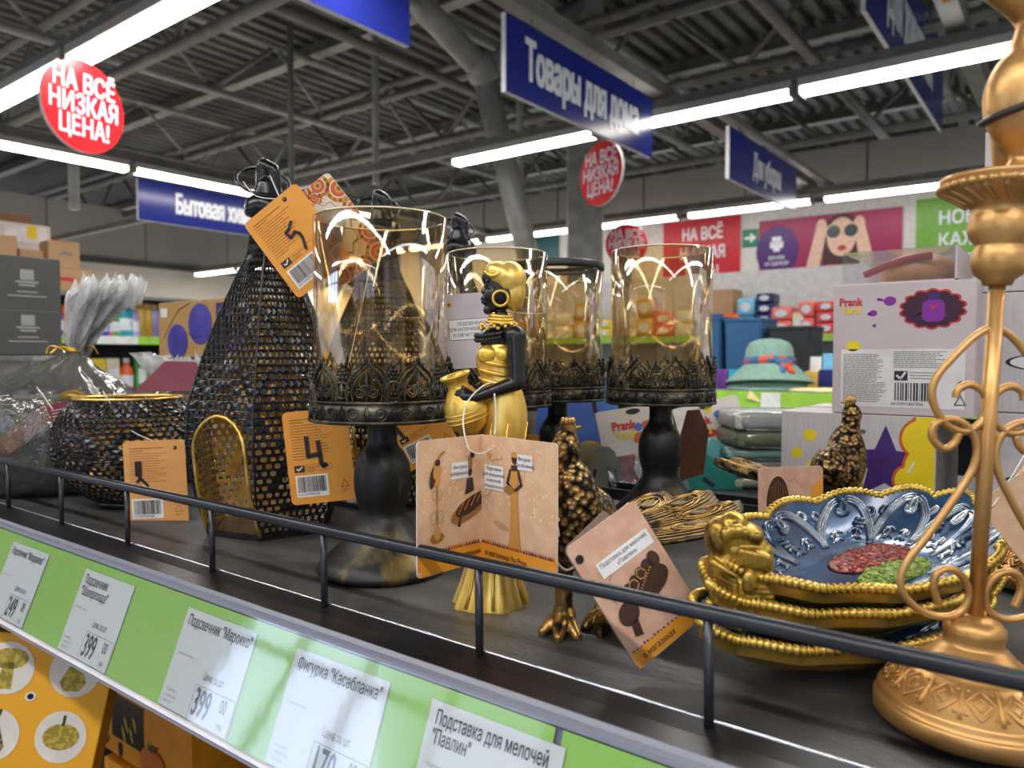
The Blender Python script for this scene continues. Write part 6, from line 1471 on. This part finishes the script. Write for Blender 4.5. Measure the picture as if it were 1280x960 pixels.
def hat(loc, tilt, lab, c=m_sage, band=True):
    t = thing('bucket_hat', lab, 'hat', loc, rot=(tilt, 0, .4))
    MB().lathe([(.0,.172),(.045,.170),(.075,.158),(.088,.135),(.094,.085),(.098,.070),(.165,.006),(.168,.0),(.160,.0),(.092,.066),(.088,.085),(.082,.133),(.068,.152),(0,.164)], c, 48).build('crown', t)
    if band:
        MB().lathe([(.0955,.098),(.0985,.096),(.1010,.070),(.0985,.068),(.0945,.070)], m_hb, 48).build('band', t)
        B = MB()
        for (a, rr) in ((-.7,.022),(.7,.022)): B.ell((.045+.020*math.sin(a), -.098, .078-.01*abs(a)), .020, .010, .015, m_hb, n=14, k=8)
        B.caps((.045,-.102,.07), (.036,-.125,.025), .012, .014, m_hb, 10); B.caps((.05,-.102,.07), (.07,-.12,.035), .010, .012, m_hb, 10); B.build('bow', t)
    return t
hat((p.x-.005, p.y, zs+.025), -.10, 'sage green bucket hat with a red and blue print band')
o = hat((p.x-.01, p.y+.0, zs+.001), 0, 'second sage hat lying under the banded bucket hat', m_sage, False); o.scale = (.95, .95, .82)
B = MB(); B.lathe([(0,.012),(.12,.010),(.15,.004),(.152,.0),(0,.0)], m_crm, 36, sy=.6); o = B.build('straw_brim'); q = on_y(1030, 490, YH+.12); o.location = (q.x, YH+.12, zs+.001); tag(o, 'cream flat hat brim poking out right of the sage hat', 'hat')
B = MB(); B.slab(rrect(0,0,.05,.03,.003), .002, m_crm); o = B.build('hat_ticket'); q = on_y(935, 490, YH-.01); place(o, facing(Vector((q.x, YH-.022, q.z-.022)), .2, .2, -.3)); tag(o, 'small cream ticket hanging from the hat over the green strip', 'tag')
m_binb = mat('basket_blue', (42,84,126), .5, col2=(48,92,134), nscale=8); m_bink = mat('basket_black', (34,36,40), .5, bump=.5, bscale=60, bkind='WAVE', col2=(40,42,46), nscale=4)
def bin_(px0, px1, pyt, y, m, lab):
    a, b = on_y(px0, 440, y).x, on_y(px1, 440, y).x; zt_ = on_y((px0+px1)/2, pyt, y).z; W, H = (b-a), zt_-zs
    t = thing('storage_basket', lab, 'basket', ((a+b)/2, y+.11, zs+.001)); R = []
    for (s, z) in ((.86,0),(.9,.004),(1,H-.012),(1.04,H-.012),(1.04,H),(.98,H),(.95,H-.01),(.84,.012)): R.append([(W/2*s*x_, .11*s*y_, z) for x_, y_ in rrect(-1,-1,1,1,.25)])
    B = MB(); B.loft(R, m, smooth=False); B.build('basket_body', t); return t
bin_(872, 900, 396, YH+.37, m_binb, 'tall blue storage basket half hidden by the rightmost glass')
bin_(903, 952, 398, YH+.37, m_binb, 'blue storage basket left of the sage hat')
bin_(958, 1012, 408, YH+.37, m_bink, 'black storage basket right behind the sage hat')
def small(px0, px1, pyt, m, lab, y=YH+.12):
    a, b = on_y(px0, 480, y).x, on_y(px1, 480, y).x; zt_ = on_y((px0+px1)/2, pyt, y).z
    B = MB(); B.box(-(b-a)/2, (b-a)/2, 0, .08, 0, zt_-zs-.001, m); B.rect(-(b-a)*.35, .0, 0, 0, m); o = B.build('small_box', bevel=.003); o.location = ((a+b)/2, y, zs+.001); tag(o, lab, 'box')
small(895, 909, 462, palette('violet', PC['violet']), 'small violet box at the left end of the hat shelf')
small(910, 926, 462, palette('teal', PC['teal']), 'small teal box beside the violet one on the hat shelf')
small(1006, 1022, 464, palette('amber', (150,120,84)), 'small brown box right of the sage hat', YH+.3)
small(1023, 1040, 462, palette('navy', PC['navy']), 'small navy box beside the pink carton on the hat shelf', YH+.3)
small(1008, 1026, 446, palette('white', PC['white']), 'small white box behind the brown one on the hat shelf', YH+.40)
small(1028, 1044, 442, palette('sky', PC['sky']), 'small sky blue pack beside the pink carton edge', YH+.40)
bottle('coral', .10, .018, 'bottle', (on_y(901, 460, YH+.22).x, YH+.05, zs+.001), 'little coral tube standing left on the hat shelf', None)
# far rack against the posters wall
YF = 5.2; zf = on_y(960, 418, YF).z
fr_ = thing('tissue_rack', 'white shop rack stacked with tissue packs below the posters', 'rack', (-1.2, YF, 0))
MB().box(-3.4, 3.4, 0, .5, zf-.03, zf, m_rk).build('shelf', fr_); MB().box(-3.4, 3.4, .5, .53, 0, zf+.5, mat('rack_white_back', (196,196,196), .5)).build('back_panel', fr_)
for z in (.3, .7, 1.05): MB().box(-3.4, 3.4, .0, .5, z-.03, z, m_rkd).build('shelf', fr_)
B = MB(); B.box(-3.4, 3.4, -.012, -.002, zf-.05, zf, m_str); B.build('green_strip', fr_)
def pile(px0, px1, pyt, c, lab, n, y=YF+.1, grp=None, base=None):
    a, b = on_y(px0, 400, y).x, on_y(px1, 400, y).x; zt_ = on_y((px0+px1)/2, pyt, y).z; z0 = base or zf; h = (zt_-z0)/n; last = None
    for i in range(n):
        t = thing('tissue_pack', lab, 'pack', ((a+b)/2, y, z0+.001+i*h), group=grp); W = b-a
        B = MB(); B.box(-W/2*.98, W/2*.98, 0, .16, 0, h-.003, palette(c, PC[c])); B.build('wrap', t, bevel=min(W, h)*.18, seg=3)
        B = MB(); B.disc(0, h*.5, W*.28, h*.26, m_lbl, 0, 16); B.build('printed_oval', t, M=frame(Vector((0,-.002,0)), Vector((1,0,0)), Vector((0,0,1)), Vector((0,-1,0))))
pile(997, 1018, 376, 'coral', 'coral tissue pack stacked behind the pink carton edge', 2, grp='coral tissue packs')
pile(1020, 1044, 376, 'red', 'red tissue pack next to the pink carton', 3, YF+.08, 'red tissue packs')
pile(962, 990, 383, 'coral', 'pale coral pack above the black basket', 2, grp='pale coral packs')
pile(990, 1004, 390, 'cream', 'cream roll pack between the coral and red packs', 1)
pile(944, 966, 366, 'navy', 'navy pack in the tall pile above the hat', 4, grp='navy packs above the hat')
pile(920, 943, 372, 'sky', 'sky blue pack left of the navy pile', 2, grp='sky blue packs')
pile(896, 925, 392, 'orange', 'orange pack lying behind the blue basket', 1)
pile(886, 905, 392, 'blue', 'blue pack lying far left behind the blue basket', 1)
a = on_y(878, 400, YF+.2).x; b = on_y(916, 400, YF+.2).x; B = MB(); zt_ = on_y(897, 362, YF+.2).z; B.box(-(b-a)/2, (b-a)/2, 0, .2, 0, zt_-zf, m_crd); o = B.build('cardboard_box', bevel=.006); o.location = ((a+b)/2, YF+.2, zf+.001); tag(o, 'plain cardboard box below the red poster, right of the rear glass', 'box')
# rows of food packs farther along the far rack, seen amber through the glasses
for i, (px0, px1, pyt, c) in enumerate(((690,716,392,'cream'),(716,738,378,'amber'),(740,766,400,'yellow'),(768,794,398,'cream'),(792,818,372,'amber'),(816,842,390,'orange'),(842,872,388,'cream'),(560,590,395,'amber'),(590,620,380,'cream'),(622,655,398,'orange'),(655,690,384,'white'),(430,470,388,'red'),(470,505,396,'teal'),(505,555,380,'cream'))):
    pile(px0, px1, pyt, c, c+' food pack seen through the candle glasses on the far rack', 2, YF+.12, 'food packs on the far rack')
